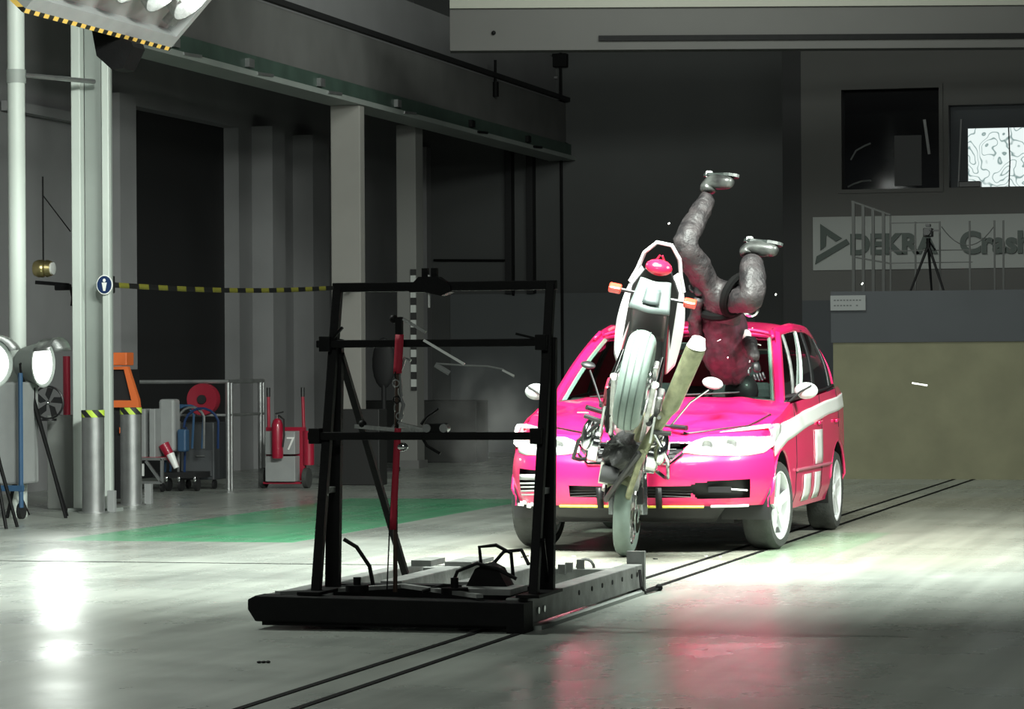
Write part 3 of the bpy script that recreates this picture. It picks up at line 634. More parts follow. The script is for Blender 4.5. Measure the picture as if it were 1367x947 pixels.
flood_lamp((-10.76, 24.1, 0), R(-40), 'lit flood lamp cut off by the left picture edge', ((0.22, 0.05), (-0.25, -0.1), (0.02, 0.25)))
spot('flood_lamp_light', (-10.85, 25.8, 1.4), (-5.0, 21.5, 0.5), 50, 90, rad=0.15)
# blue framed white machine and grey box behind the lamps
t = thing('service_cart', 'white machine in a blue tube frame on castors behind the flood lamps', 'machine', (-11.22, 25.75, 0))
for x in (-0.28, 0.12):
    MB().tube([(x, -0.2, 0.1), (x, -0.2, 1.28)], 0.022, 8).build('frame_tube', M_BLUE, t)
MB().b2((-0.26, -0.15, 0.3), (0.1, 0.25, 1.2)).build('body', M_GCHART, t, smooth=False, bevel=0.02)
MB().bar((-0.3, -0.2, 0.27), (0.14, -0.2, 0.27), 0.05).build('lower_bar', M_BLUE, t, smooth=False)
for x in (-0.22, 0.08): MB().cyl((x, -0.15, 0.07), (x + 0.04, -0.15, 0.07), 0.07, seg=16).build('caster', M_BLACK2, t)
t = tag(MB().b2((-11.62, 27.35, 0.0), (-11.3, 27.6, 0.88)).build('control_cabinet', mat('mid_grey_metal', (0.22, 0.23, 0.22), 0.5), smooth=False, bevel=0.01), 'plain grey steel cabinet left of the nearest column', 'cabinet')
t = thing('wall_fan', 'dark round fan with a silver hub behind the lit tripod lamp', 'fan', (-11.52, 27.15, 1.0))
MB().tube(arc((0, 0, 0), 0.15, 0, 360, 24)[:-1], 0.01, 6, closed=True).build('guard_ring', M_BLACK2, t)
for k in range(5):
    a = R(72 * k); m = MB(); m.prism([(0.02, 0), (0.06, 0.05), (0.13, 0.05), (0.14, -0.01)], lambda u, v: (u * math.cos(a) - v * math.sin(a), 0, u * math.sin(a) + v * math.cos(a)), (0, 0.006, 0)); m.build('blade', M_BLACK2, t, smooth=False)
MB().ball((0, -0.01, 0), 0.02).build('hub', M_CHROME, t)
MB().cyl((0, 0.02, -0.17), (0, 0.02, -0.15), 0.07, seg=16).build('foot', M_BLACK2, t)
t = tag(MB().cyl((0, 0, 0), (0, 0, 0.55), 0.035, seg=14).build('red_tube', M_REDM), 'dark red tube hanging just left of the nearest column', 'tube'); t.location = (-11.48, 27.5, 0.88)

# ---------------------------------------------------------------- lamp bank hung at the top left
lb = thing('lamp_bank', 'tilted white lamp bank with a yellow and black striped lower edge', 'lamp', (-8.86, 22.6, 3.90))
# local: edge along Y at x=0,z=0; the tray rises toward +X
A45 = R(47); T = Matrix.Rotation(-A45, 4, 'Y')
YN, YF = -2.25, 0.6
m = MB(T); m.b2((0, YN, 0), (1.5, YF, 0.05)); m.build('tray', mat('grey_tray', (0.30, 0.31, 0.30), 0.5), lb, smooth=False, bevel=0.01)
m = MB(T); m.b2((0.0, YN, -0.10), (0.10, YF, 0.0)); m.build('edge_rim', M_GCHART, lb, smooth=False)
m = MB(T); m.b2((0.1, YF - 0.07, -0.10), (1.5, YF, 0.0)); m.build('end_rim', M_GCHART, lb, smooth=False)
m = MB(T); m.b2((-0.035, YN, -0.10), (-0.0, YF + 0.01, 0.05)); m.build('hazard_strip', M_HAZ, lb, smooth=False)
k = 0
for yy in (YF - 0.42, YF - 1.0, YF - 1.6, YF - 2.2):
    for xx in (0.50, 1.1):
        m = MB(T); m.lathe([(0.0, 0.0), (0.2, -0.02), (0.235, -0.13), (0.245, -0.13), (0.21, 0.0)], (xx, yy, -0.005), 'Z', 24); rf_ = m.build('reflector', M_ALU, lb)
        m = MB(T); m.ball((xx, yy, -0.09), (0.11, 0.11, 0.05)); m.build('lamp_bulb', M_BULB, rf_)
m = MB(T); m.b2((0.16, YF - 0.3, -0.06), (0.26, YF - 0.15, -0.0)); m.build('ballast_box', M_ALU, lb, smooth=False)
m = MB(); m.cyl((0.9, -0.1, 1.0), (0.9, -0.1, 3.2), 0.03, seg=8); m.cyl((0.9, -1.7, 1.0), (0.9, -1.7, 3.2), 0.03, seg=8); m.build('suspension_rod', M_STEEL, lb)
m = MB(); m.prism([(-0.36, -0.0), (0.1, -0.12), (0.12, -0.16), (0.0, -0.32), (-0.12, -0.33), (-0.3, -0.22)], lambda a, c: (a * 0.7 + 0.06, -0.4, c + 0.0), (0, 0.25, 0)); m.build('drive_housing', M_BLACK, lb, smooth=False)

# ================================================================== THE SLED AND FRAME
sl = thing('impact_sled', 'low black steel sled platform straddling the guide rails', 'sled', (-4.62, 16.5, 0))
def part(m, n, mt, p, **k): return m.build(n, mt, p, **k)
m = MB(); m.prism([(-0.70, 0.10), (-0.66, 0.04), (0.72, 0.03), (0.72, 0.152), (-0.66, 0.170), (-0.70, 0.15)], lambda a, c: (a, -1.42, c), (0, 0.16, 0)); part(m, 'front_beam', M_BLACK, sl, smooth=False, bevel=0.006)
m = MB(); m.b2((-0.63, -1.40, 0.02), (0.70, -1.34, 0.12)); part(m, 'front_skirt', M_BLACK, sl, smooth=False)
m = MB(); m.b2((0.62, -1.30, 0.03), (0.735, 1.42, 0.165)); part(m, 'side_beam', M_STEELP, sl, smooth=False, bevel=0.006)
m = MB(); m.b2((0.66, -1.44, 0.0), (0.75, -1.26, 0.15)); part(m, 'corner_block', M_BLACK, sl, smooth=False)
for y in (-1.1, -0.98): part(MB().lathe([(0, 0), (0.018, 0), (0.018, 0.008), (0, 0.008)], (0.735, y, 0.09), 'X', 12), 'bolt', M_CHROME, sl)
for y in (-0.2, 0.1, 0.35, 0.6, 0.85, 1.1, 1.25): part(MB().lathe([(0, 0), (0.014, 0), (0.014, 0.004), (0, 0.004)], (0.735, y, 0.115), 'X', 10), 'bolt', M_BLACK, sl)
m = MB(); m.b2((0.735, -1.2, 0.0), (0.78, 1.3, 0.02)); part(m, 'guide_shoe', M_GREYP, sl, smooth=False)
m = MB(); m.b2((-0.67, -1.30, 0.05), (-0.57, 1.42, 0.165)); part(m, 'side_beam', M_STEELP, sl, smooth=False, bevel=0.006)
for x in (-0.34, 0.08): part(MB().b2((x, -0.3, 0.05), (x + 0.12, 1.45, 0.175)), 'inner_beam', M_STEELP, sl, smooth=False, bevel=0.006)
part(MB().b2((-0.62, 1.32, 0.05), (0.68, 1.42, 0.14)), 'rear_beam', M_STEELP, sl, smooth=False, bevel=0.005)
part(MB().b2((-0.62, -0.40, 0.05), (0.68, -0.28, 0.16)), 'cross_beam', M_BLACK, sl, smooth=False)
part(MB().b2((-0.62, -1.3, 0.04), (0.65, -0.4, 0.06)), 'floor_plate', M_BLACK, sl, smooth=False)
part(MB().bar((-0.58, -1.3, 0.175), (-0.1, -0.7, 0.175), 0.05, 0.02), 'diagonal_strut', M_STEELP, sl, smooth=False)
part(MB().bar((-0.1, -0.7, 0.178), (0.5, -1.35, 0.178), 0.04, 0.02), 'diagonal_strut', M_STEELP, sl, smooth=False)
m = MB(); m.cyl((0.3, -1.1, 0.165), (0.3, -1.1, 0.20), 0.07, seg=16); m.cyl((0.3, -1.1, 0.2), (0.3, -1.1, 0.25), 0.02, seg=10); part(m, 'mounting_boss', M_BLACK, sl)
m = MB(); m.cyl((-0.25, -1.0, 0.165), (-0.25, -1.0, 0.20), 0.06, seg=16); m.cyl((-0.25, -1.0, 0.2), (-0.25, -1.0, 0.24), 0.02, seg=10); part(m, 'mounting_boss', M_BLACK, sl)
part(MB().b2((0.26, -1.05, 0.16), (0.58, -0.7, 0.19)), 'valve_plate', M_STEELP, sl, smooth=False)
m = MB(); m.prism([(0.28, 0.17), (0.52, 0.17), (0.46, 0.28), (0.40, 0.31), (0.34, 0.28)], lambda a, c: (a, -0.85, c), (0, 0.15, 0)); part(m, 'valve_block', M_BLACK, sl, smooth=False)
for pts in ([(0.22, -0.9, 0.17), (0.26, -0.9, 0.27), (0.36, -0.88, 0.31), (0.46, -0.85, 0.28), (0.56, -0.85, 0.23)], [(0.36, -0.8, 0.29), (0.35, -0.8, 0.39), (0.44, -0.8, 0.40), (0.52, -0.8, 0.36), (0.53, -0.8, 0.24)],
            [(0.40, -0.7, 0.3), (0.45, -0.68, 0.36), (0.55, -0.7, 0.37), (0.6, -0.75, 0.3)], [(0.1, -1.0, 0.17), (0.2, -0.95, 0.2), (0.28, -0.9, 0.19)]):
    part(MB().tube(pts, 0.010, 7), 'hydraulic_hose', M_BLACK, sl)
for y in (0.2, 0.45, 0.62, 0.9): part(MB().b2((0.46, y, 0.165), (0.50, y + 0.03, 0.22)), 'rear_stud', M_STEELP, sl, smooth=False)
part(MB().tube(arc((0.5, 0.95, 0.17), 0.05, 0, 180, 8), 0.009, 6), 'lifting_eye', M_STEELP, sl)
part(MB().b2((0.64, 1.40, 0.0), (0.745, 1.44, 0.24)), 'rear_bracket', M_STEELP, sl, smooth=False)
part(MB().tube([(0.75, 1.25, 0.14), (0.77, 1.2, 0.05), (0.78, 1.25, 0.012), (0.80, 1.62, 0.012)], 0.009, 6), 'towing_hook', M_BLACK, sl)
part(MB().ball((0.80, 1.55, 0.02), 0.022), 'hook_knob', M_BLACK, sl)
part(MB().b2((-0.55, 1.0, 0.165), (-0.43, 1.3, 0.2)), 'rear_block', M_STEELP, sl, smooth=False)
part(MB().b2((-0.32, 0.9, 0.175), (-0.16, 1.4, 0.20)), 'rear_block', M_STEELP, sl, smooth=False)
for x in (-0.3, 0.3):
    for y in (-1.0, 1.1): part(MB().cyl((x + 0.28 * 0 , y, 0.035), (x + 0.05, y, 0.035), 0.035, seg=14), 'running_wheel', M_BLACK, sl)

fr = thing('support_frame', 'tall black steel portal frame with two crossbars standing on the sled', 'frame', (-4.62, 16.5, 0.17))
XL, XR = -0.40, 0.745
def yz(z): return -1.22 + 0.40 * z / 1.58
for X in (XL, XR):
    part(MB().bar((X, yz(0), 0), (X, yz(1.58), 1.585), 0.046, 0.05), 'front_post', M_BLACK, fr, smooth=False, bevel=0.004)
    part(MB().bar((X + 0.0, -0.94, 0), (X, -0.86, 1.3), 0.075, 0.05), 'rear_post', M_BLACK, fr, smooth=False, bevel=0.004)
    for z in (0.52,): part(MB().bar((X, yz(z), z), (X, -0.9, z), 0.03, 0.03), 'post_tie', M_STEELP, fr, smooth=False)
    part(MB().box((X, -1.1, 0.008), (0.12, 0.5, 0.016)), 'foot_plate', M_BLACK, fr, smooth=False)
part(MB().bar((XL + 0.03, -0.88, 1.22), (XL + 0.03, 0.28, 0.0), 0.035, 0.035), 'brace', M_BLACK, fr, smooth=False, bevel=0.003)
part(MB().bar((XR + 0.03, -1.15, 0.28), (XR + 0.0, -0.92, 0.02), 0.02, 0.02), 'short_strut', M_BLACK, fr, smooth=False)
part(MB().bar((XL - 0.025, yz(1.57), 1.57), (XR + 0.03, yz(1.57), 1.57), 0.046, 0.048), 'top_bar', M_BLACK, fr, smooth=False, bevel=0.004)
part(MB().bar((XL - 0.08, yz(1.27) - 0.04, 1.275), (XR + 0.0, yz(1.27) - 0.04, 1.275), 0.035, 0.04), 'crossbar', M_BLACK, fr, smooth=False, bevel=0.004)
part(MB().bar((XL - 0.09, yz(0.8) - 0.04, 0.80), (XR + 0.0, yz(0.8) - 0.04, 0.80), 0.035, 0.04), 'crossbar', M_BLACK, fr, smooth=False, bevel=0.004)
for X, z in ((XL - 0.03, 1.275), (XR - 0.02, 1.275), (XL - 0.05, 0.80), (XR - 0.02, 0.80)):
    part(MB().box((X, yz(z) - 0.04, z), (0.06, 0.07, 0.08)), 'clamp', M_BLACK, fr, smooth=False, bevel=0.004)
part(MB().bar((XL - 0.0, yz(1.3) - 0.06, 1.29), (XL + 0.07, yz(1.3) - 0.08, 1.36), 0.012), 'clamp_lever', M_BLACK, fr, smooth=False)
part(MB().bar((XR - 0.03, yz(1.3) - 0.06, 1.29), (XR - 0.15, yz(1.3) - 0.08, 1.32), 0.012), 'clamp_lever', M_BLACK, fr, smooth=False)
m = MB(); yt = yz(1.57); m.prism([(-0.10, 0), (-0.05, 0.05), (0.05, 0.05), (0.12, 0), (0.12, -0.03), (0.07, -0.05), (-0.02, -0.03), (-0.10, -0.03)], lambda a, c: (0.10 + a, yt - 0.045, 1.57 + c), (0, 0.09, 0)); part(m, 'top_clamp', M_BLACK, fr, smooth=False)
for x in (0.075, 0.125): part(MB().bar((x, yt, 1.60), (x, yt, 1.665), 0.032, 0.03), 'clamp_jaw', M_BLACK, fr, smooth=False)
part(MB().cyl((0.10, yt - 0.02, 1.63), (0.10, yt - 0.02, 1.46), 0.006, seg=8), 'clamp_screw', M_WHITE, fr)

# release gear hung from the frame
rg = thing('release_post', 'slim dark post with red strap and silver clamps standing inside the frame', 'release gear', (-4.62 + 0.0, 15.45, 0.17))
part(MB().tube([(-0.03, 0.0, 0), (-0.025, 0.0, 0.55), (-0.015, 0.0, 1.0), (0.0, 0, 1.38)], 0.012, 8), 'post', mat('brown_black_steel', (0.04, 0.02, 0.012), 0.5), rg)
part(MB().box((0.0, 0, 1.36), (0.035, 0.03, 0.1)), 'post_head', M_BLACK, rg, smooth=False)
part(MB().ball((-0.03, 0, 1.4), 0.022), 'head_knob', M_BLACK, rg)
m = MB(); m.grid(lambda u, v: (-0.035 + 0.03 * u + (v - .5) * 0.035, -0.02, 0.32 + 0.52 * u), 8, 1); part(m, 'strap', M_STRAP, rg, solid=0.003)
m = MB(); m.grid(lambda u, v: (-0.005 + 0.012 * u + (v - .5) * 0.045, -0.02, 1.12 + 0.2 * u), 6, 1); part(m, 'strap', M_STRAP, rg, solid=0.003)
part(MB().tube([(-0.075 + 0.0, 0.0, 0.0), (-0.06, 0, 0.3), (-0.04, 0, 0.6)], 0.004, 5), 'cord', M_BLACK, rg)
for i in range(7): part(MB().tube(arc((-0.01 + 0.012 * math.sin(i * 2), -0.01, 0.86 + i * 0.042), 0.018, 0, 360, 10, 'XZ' if i % 2 else 'YZ')[:-1], 0.004, 5, closed=True), 'chain_link', M_STEEL if i % 3 else M_BLACK, rg)
part(MB().tube([(0.01, 0, 1.0), (0.0, 0, 1.12), (0.03, 0, 1.2), (0.06, 0, 1.185)], 0.009, 6), 'hook', M_STEEL, rg)
part(MB().bar((0.02, 0, 1.40), (0.14, 0, 1.33), 0.014), 'upper_arm', M_ALU, rg, smooth=False)
part(MB().bar((0.13, 0, 1.29), (0.34, 0.02, 1.165), 0.02, 0.012), 'silver_rod', M_WHITE, rg, smooth=False)
part(MB().cyl((0.19, 0, 1.165), (0.26, 0.02, 1.12), 0.014, seg=10), 'silver_grip', M_GCHART, rg)
part(MB().tube([(0.20, 0.0, 1.17), (0.34, 0.02, 1.16), (0.46, 0.02, 1.155), (0.54, 0.02, 1.14), (0.60, 0.02, 1.10)], 0.005, 6), 'wire', M_STEEL, rg)
part(MB().bar((0.54, 0.02, 1.135), (0.60, 0.02, 1.105), 0.010), 'wire_tip', M_WHITE, rg, smooth=False)
part(MB().bar((-0.24, 0, 0.85), (0.12, 0, 0.82), 0.03, 0.02), 'lower_arm', M_ALU, rg, smooth=False)
part(MB().bar((0.0, 0, 0.86), (0.26, 0.01, 0.80), 0.035, 0.02), 'lower_arm', M_ALU, rg, smooth=False)
m = MB(); m.b2((0.14, -0.02, 0.815), (0.25, 0.02, 0.865)); part(m, 'coupling', M_BLACK, rg, smooth=False, bevel=0.005)
for x in (0.15, 0.24): part(MB().cyl((x, -0.03, 0.84), (x, 0.03, 0.84), 0.022, seg=12), 'coupling_ring', M_STEEL, rg)
part(MB().tube([(0.12, -0.02, 0.86), (0.15, -0.02, 0.90), (0.21, -0.02, 0.94)], 0.008, 6), 'lever', M_BLACK, rg)
part(MB().tube([(0.12, -0.02, 0.80), (0.15, -0.02, 0.75), (0.22, -0.02, 0.71)], 0.008, 6), 'lever', M_BLACK, rg)
part(MB().ball((-0.20, 0, 0.86), 0.022), 'arm_knob', M_BLACK, rg)
part(MB().ball((0.02, -0.02, 0.745), (0.03, 0.02, 0.022)), 'silver_shackle', M_CHROME, rg)
part(MB().tube([(-0.04, 0, 0.84), (0.0, 0, 0.88), (0.02, 0, 0.96), (0.0, 0, 1.0)], 0.010, 6), 'link_arm', M_STEEL, rg)
tag(MB().tube([(-5.02, 15.75, 0.42), (-4.95, 15.75, 0.38), (-4.88, 15.75, 0.28), (-4.86, 15.75, 0.175)], 0.011, 7).build('air_hose', M_BLACK), 'black hose curving from the left frame post down to the sled', 'hose')

# ================================================================== THE CAR
CX, CY = -4.75, 21.45
car = thing('car', 'crimson compact hatchback with a white side stripe hit by the motorcycle', 'car', (CX, CY, 0))
HW = 0.955
def plan(s, z=0.6):                       # front fascia plan curve: y of the surface for s in -1..1
    nose = 0.0 if z > 0.3 else 0.04
    return nose + 0.05 * abs(s) ** 2 + 0.40 * abs(s) ** 5
FZ = [(0.0, 0.335), (1.0, 0.86)]
def fas(s, t):
    """fascia surface: s across, t up 0..1"""
    z = 0.335 + 0.47 * t + 0.07 * t * abs(s) ** 1.5
    bulge = 0.05 * max(0.0, math.sin(math.pi * min(1, max(0, t) * 1.15))) ** 0.7
    back = 0.16 * max(0, (t - 0.6) / 0.4) ** 1.6
    w = HW * (0.965 + 0.035 * math.sin(math.pi * min(1, t + .15)))
    return Vector((s * w, plan(s) - bulge + back + 0.05, z))
def belt(y):  # shoulder line x, z
    return (interp([(0.45, 0.90), (0.9, 0.925), (1.3, 0.925), (2.4, 0.93), (3.4, 0.925), (3.9, 0.88), (4.15, 0.80)], y),
            interp([(0.45, 0.875), (0.8, 0.945), (1.25, 1.03), (2.0, 1.06), (3.0, 1.10), (3.7, 1.14), (4.15, 1.12)], y))
def side(u, v):
    """flank: u front->back 0..1, v bottom->shoulder 0..1"""
    y = 0.47 + 3.68 * u
    bx, bz = belt(y)
    zb = interp([(0.45, 0.34), (1.2, 0.26), (3.0, 0.26), (3.6, 0.34), (4.15, 0.4)], y)
    z = zb + (bz - zb) * v
    xm = interp([(0.47, HW * 0.985), (0.9, HW), (3.4, HW), (3.9, 0.925), (4.15, 0.83)], y)
    prof = interp([(0, -0.05), (0.15, -0.012), (0.45, 0.0), (0.75, -0.004), (0.93, -0.02), (1.0, 0.0)], v)
    x = xm + prof * 1.0 if v < 0.93 else (xm - 0.02) + (bx - xm + 0.02) * (v - 0.93) / 0.07
    return Vector((x, y, z))
# wheel centres
WY = (0.78, 3.40); WR = 0.315; AR = 0.385
def arch_skip(y, z):
    return any((y - wy) ** 2 + (z - 0.33) ** 2 < AR ** 2 for wy in WY)
def side_grid(sgn):
    m = MB(); NU, NV = 130, 44; P = {}
    for i in range(NU + 1):
        for j in range(NV + 1):
            p = side(i / NU, j / NV)
            for wy in WY:           # snap the vertices next to the arch onto its circle
                d = Vector((p.y - wy, p.z - 0.33)); L = d.length
                if abs(L - AR) < 0.022 and L > 0: d *= AR / L; p.y, p.z = wy + d.x, 0.33 + d.y
            P[i, j] = Vector((p.x * sgn, p.y, p.z))
    vs = [P[i, j] for i in range(NU + 1) for j in range(NV + 1)]; fs = []
    for i in range(NU):
        for j in range(NV):
            q = [P[i, j], P[i + 1, j], P[i + 1, j + 1], P[i, j + 1]]; cy = sum(a.y for a in q) / 4; cz = sum(a.z for a in q) / 4
            if arch_skip(cy, cz): continue
            a = i * (NV + 1) + j; fs.append((a, a + NV + 1, a + NV + 2, a + 1))
    return m.add(vs, fs)
for sg_ in (1, -1):
    side_grid(sg_).build('side_panel', M_RED, car)
    for wy in WY:      # arch lip and inner liner
        pts = []
        for k in range(25):
            a = R(-20 + 220 * k / 24); y = wy + AR * math.cos(a); z = 0.33 + AR * math.sin(a)
            if z < 0.27: continue
            pts.append((sg_ * (0.945 if z > .4 else 0.915), y, z))
        MB().tube(pts, 0.012, 6).build('arch_lip', M_RED, car)
        m = MB(); m.grid(lambda u, v: (sg_ * (0.93 - 0.35 * v), wy + (AR + .01) * math.cos(R(-15 + 210 * u)), 0.33 + (AR + .01) * math.sin(R(-15 + 210 * u))), 24, 1); m.build('wheel_liner', M_BLACK2, car)
# fascia with openings for the intakes
def fas_skip(s, t):
    sc = (s - .5) * 2
    a = abs(sc)
    z = 0.335 + 0.47 * t
    if a < 0.44 and 0.63 < z < 0.76 and a < 0.30 + (z - 0.63) * 1.15: return True          # grille
    if 0.05 < a < 0.46 and 0.395 < z < 0.47: return True                                        # lower intake
    if sc > 0 and 0.46 + 0.0 < a < 0.86 and 0.385 < z < 0.50 - 0.12 * max(0, .6 - a): return a > 0.48 + (0.5 - z) * 1.1 - 0.1      # right corner intake
    if sc < 0 and 0.58 < a < 0.90 and 0.42 < z < 0.565: return True
    return False
m = MB(); m.grid(lambda u, v: fas((u - .5) * 2, v), 140, 48, fas_skip); m.build('front_bumper', M_RED, car)
m = MB(); m.grid(lambda u, v: fas((u - .5) * 1.9, v * 0.96 + .01) + Vector((0, 0.07, 0)), 60, 16); m.build('bumper_core', M_BLACK2, car)
# side face closing the fascia to the wing is shared; chin under the bumper
m = MB(); m.grid(lambda u, v: Vector(((u - .5) * 2 * (0.66 - .1 * v), fas((u - .5) * 1.3, 0).y + 0.05 + 0.10 * v, 0.345 - 0.12 * v)), 40, 3); m.build('air_dam', M_BLACK2, car, solid=0.01)
m = MB(); m.b2((-0.66, 0.45, 0.20), (0.66, 3.9, 0.32)); m.build('underbody', M_BLACK2, car, smooth=False)
# yellow strip painting the glow along the bumper's lower edge
m = MB(); m.tube([fas(s / 20, 0.0) + Vector((0, -0.005, -0.005)) for s in range(-11, 12)], 0.010, 6); m.build('yellow_glow_strip', M_YEL, car)
m = MB(); m.tube([fas(s / 20, 0.0) + Vector((0, -0.005, -0.002)) for s in range(12, 18)], 0.010, 6); m.build('torn_bumper_edge', M_WHITE, car)
m = MB()
for k in range(6): m.box(fas(-0.95 + 0.04 * k, 0.02 * (k % 3)) + Vector((0, -0.01, -0.01)), (0.03, 0.02, 0.02 + 0.01 * (k % 2)), (0.3 * k, 0.2, 0.5))
m.build('torn_bumper_edge', M_WHITE, car, smooth=False)
# grille, chrome surround, louvres
def fz(s, z, d=0.0): return fas(s, (z - 0.335 - 0.05 * abs(s) ** 1.5) / 0.47) + Vector((0, d, 0))
gp = [(-0.45, 0.768), (0.45, 0.768), (0.39, 0.69), (0.31, 0.632), (-0.31, 0.632), (-0.39, 0.69)]
m = MB(); m.tube([fz(s, z, -0.008) for s, z in gp], 0.010, 6, closed=True); gs_ = m.build('grille_surround', M_CHROME, car)
for k in range(4): MB().tube([fz(-0.36 + .02 * (3 - k) + (0.72 - .04 * (3 - k)) * i / 10, 0.675 + 0.026 * k, 0.02) for i in range(11)], 0.006, 5).build('grille_bar', mat('dark_grille', (0.06, 0.065, 0.065), 0.4), gs_)
for k in range(3): MB().tube([fz(-0.46 + 0.92 * i / 10, 0.41 + 0.02 * k, 0.03) for i in range(11)], 0.004, 5).build('intake_bar', mat('dark_grille', (0, 0, 0)), car)
m = MB()
for x0, x1 in ((0.20, 0.245), (-0.245, -0.20)):
    MB().add([fz(x0, 0.33, -0.01), fz(x1, 0.33, -0.01), fz(x1, 0.47, -0.01), fz(x0, 0.47, -0.01)], [(0, 1, 2, 3)]).build('towing_bracket', M_BLACK2, car, solid=0.02)
# left fog panel: grey header and louvres
m = MB(); m.grid(lambda u, v: fz(-0.90 + 0.32 * u - 0.0, 0.53 + 0.035 * v, -0.006), 10, 2); m.build('fog_panel_header', mat('satin_grey_plastic', (0.45, 0.47, 0.46), 0.4), car, solid=0.02)
for k in range(4): MB().tube([fz(-0.89 + (0.30 + .0 * k) * i / 8, 0.435 + 0.024 * k, 0.005) for i in range(9)], 0.0075, 6).build('fog_louvre', mat('satin_grey_plastic', (0, 0, 0)), car)
MB().box(fz(0.66, 0.47, 0.0), (0.16, 0.02, 0.04)).build('broken_fog_mount', M_BLACK2, car, smooth=False)
MB().bar(fz(0.74, 0.475, -0.01), fz(0.84, 0.47, -0.01), 0.012).build('loose_trim', M_WHITE, car, smooth=False)
# hood
def hood(u, v):
    s = (u - .5) * 2; y0 = fas(s, 1.0).y; z0 = fas(s, 1.0).z; y1 = 1.30 - 0.10 * (1 - s * s) ; bx, bz = belt(max(0.47, y0 + (y1 - y0) * v))
    y = y0 + (y1 - y0) * v; w = HW * 0.985 * (1 - v) + 0.92 * v if v < .2 else bx
    w = min(w, bx + 0.05 * (1 - v))
    zc = interp([(0, z0), (0.12, 0.865), (0.4, 0.965), (1.0, 1.085)], v)
    ze = interp([(0, z0), (0.12, 0.88), (0.4, 0.955), (1.0, 1.04)], v)
    z = zc + (ze - zc) * abs(s) ** 2.5 + 0.012 * math.exp(-((abs(s) - 0.62) / 0.08) ** 2) * min(1, v * 3)
    z += 0.012 * noise.noise(Vector((s * 3, v * 3, 0.3))) * math.sin(math.pi * v)      # crumpled a little by the impact
    return Vector((s * w, y, z))
m = MB(); m.grid(hood, 64, 32); m.build('hood', M_RED, car)
# gap between hood edge and light: crumpled dark slit at the right
MB().tube([hood(0.5 + 0.5 * a, v) + Vector((0, -0.0, 0.004)) for a, v in ((0.36, 0.03), (0.5, 0.05), (0.65, 0.08), (0.8, 0.14), (0.88, 0.25), (0.93, 0.4))], 0.008, 5).build('hood_gap', M_BLACK2, car)
MB().tube([hood(0.5 - 0.5 * a, v) + Vector((0, -0.0, 0.004)) for a, v in ((0.36, 0.03), (0.5, 0.06), (0.65, 0.10), (0.8, 0.16), (0.9, 0.3))], 0.008, 5).build('hood_gap', M_BLACK2, car)
# headlights: clear covers on the corners
def hlp(sgn, s, z, d):
    if s <= 1.0: p = fas(s, min(1.0, (z - 0.335 - 0.05 * s ** 1.5) / 0.47)); p = Vector((p.x * sgn, p.y + d, z))
    else: q = side((s - 1.0), 0.8); p = Vector(((q.x - d * 0.9) * sgn, q.y, z))
    if z > 0.80: p.y += (z - 0.80) * 0.5
    return p
HT = [(0.40, 0.725), (0.43, 0.765), (0.47, 0.79), (0.55, 0.825), (0.68, 0.855), (0.82, 0.88), (0.93, 0.895), (1.0, 0.90), (1.06, 0.90)]
HB = [(0.40, 0.705), (0.5, 0.693), (0.65, 0.688), (0.85, 0.685), (0.95, 0.70), (1.0, 0.74), (1.06, 0.83)]
def hl(sgn, d):
    m = MB()
    def f(u, v):
        a = 0.40 + 0.655 * u; z0, z1 = interp(HB, a), interp(HT, a); e = 1 - (2 * abs(v - .5)) ** 6
        return hlp(sgn, a, z0 + (z1 - z0) * v, -d * (0.25 + 0.75 * e))
    m.grid(f, 36, 8); return m.build('headlight', M_HLG, car, solid=0.012)
for sgn in (1, -1):
    hl_ = hl(sgn, 0.02)
    for a, z in ((0.58, 0.76), (0.75, 0.77)):
        p = hlp(sgn, a, z, -0.045); MB().lathe([(0.0, 0.02), (0.036, 0.01), (0.04, 0.002), (0.034, 0.0), (0.02, 0.006), (0.0, 0.008)], p, 'Y', 18).build('lamp_bezel', M_ALU, hl_)
# windscreen geometry
def ws(u, v):
    s = (u - .5) * 2
    y = 1.20 + 0.10 * abs(s) ** 2 + (0.80 - 0.02 * abs(s)) * v; w = 0.815 * (1 - v) + 0.655 * v
    z = 1.075 - 0.02 * abs(s) ** 2 + (0.50 - 0.02 * abs(s) ** 2) * v + 0.03 * math.sin(math.pi * v)
    return Vector((s * w, y, z))
m = MB(); m.grid(ws, 24, 12); m.build('windscreen', M_GLASS, car)
# roof
def rw(y): return interp([(1.98, 0.665), (2.6, 0.715), (3.3, 0.725), (3.9, 0.69), (4.05, 0.68)], y)
def rz(y): return interp([(1.98, 1.575), (2.6, 1.625), (3.1, 1.615), (3.7, 1.54), (4.05, 1.42)], y)
def roof(u, v):
    s = (u - .5) * 2; y = 1.99 + 2.06 * v + (0.08 * s * s - 0.02) * (1 - v) * 1.0
    return Vector((s * rw(y), y, rz(y) + 0.035 * (1 - s * s) - (0.03 * abs(s) ** 8)))
m = MB(); m.grid(roof, 32, 40); m.build('roof', M_RED, car, solid=0.02)
for sgn in (1, -1): MB().tube([roof(0.5 + sgn * 0.49, k / 20) + Vector((0, 0, 0.01)) for k in range(21)], [0.026 if 0 < k < 20 else .01 for k in range(21)], 8).build('roof_rail', M_RED, car)
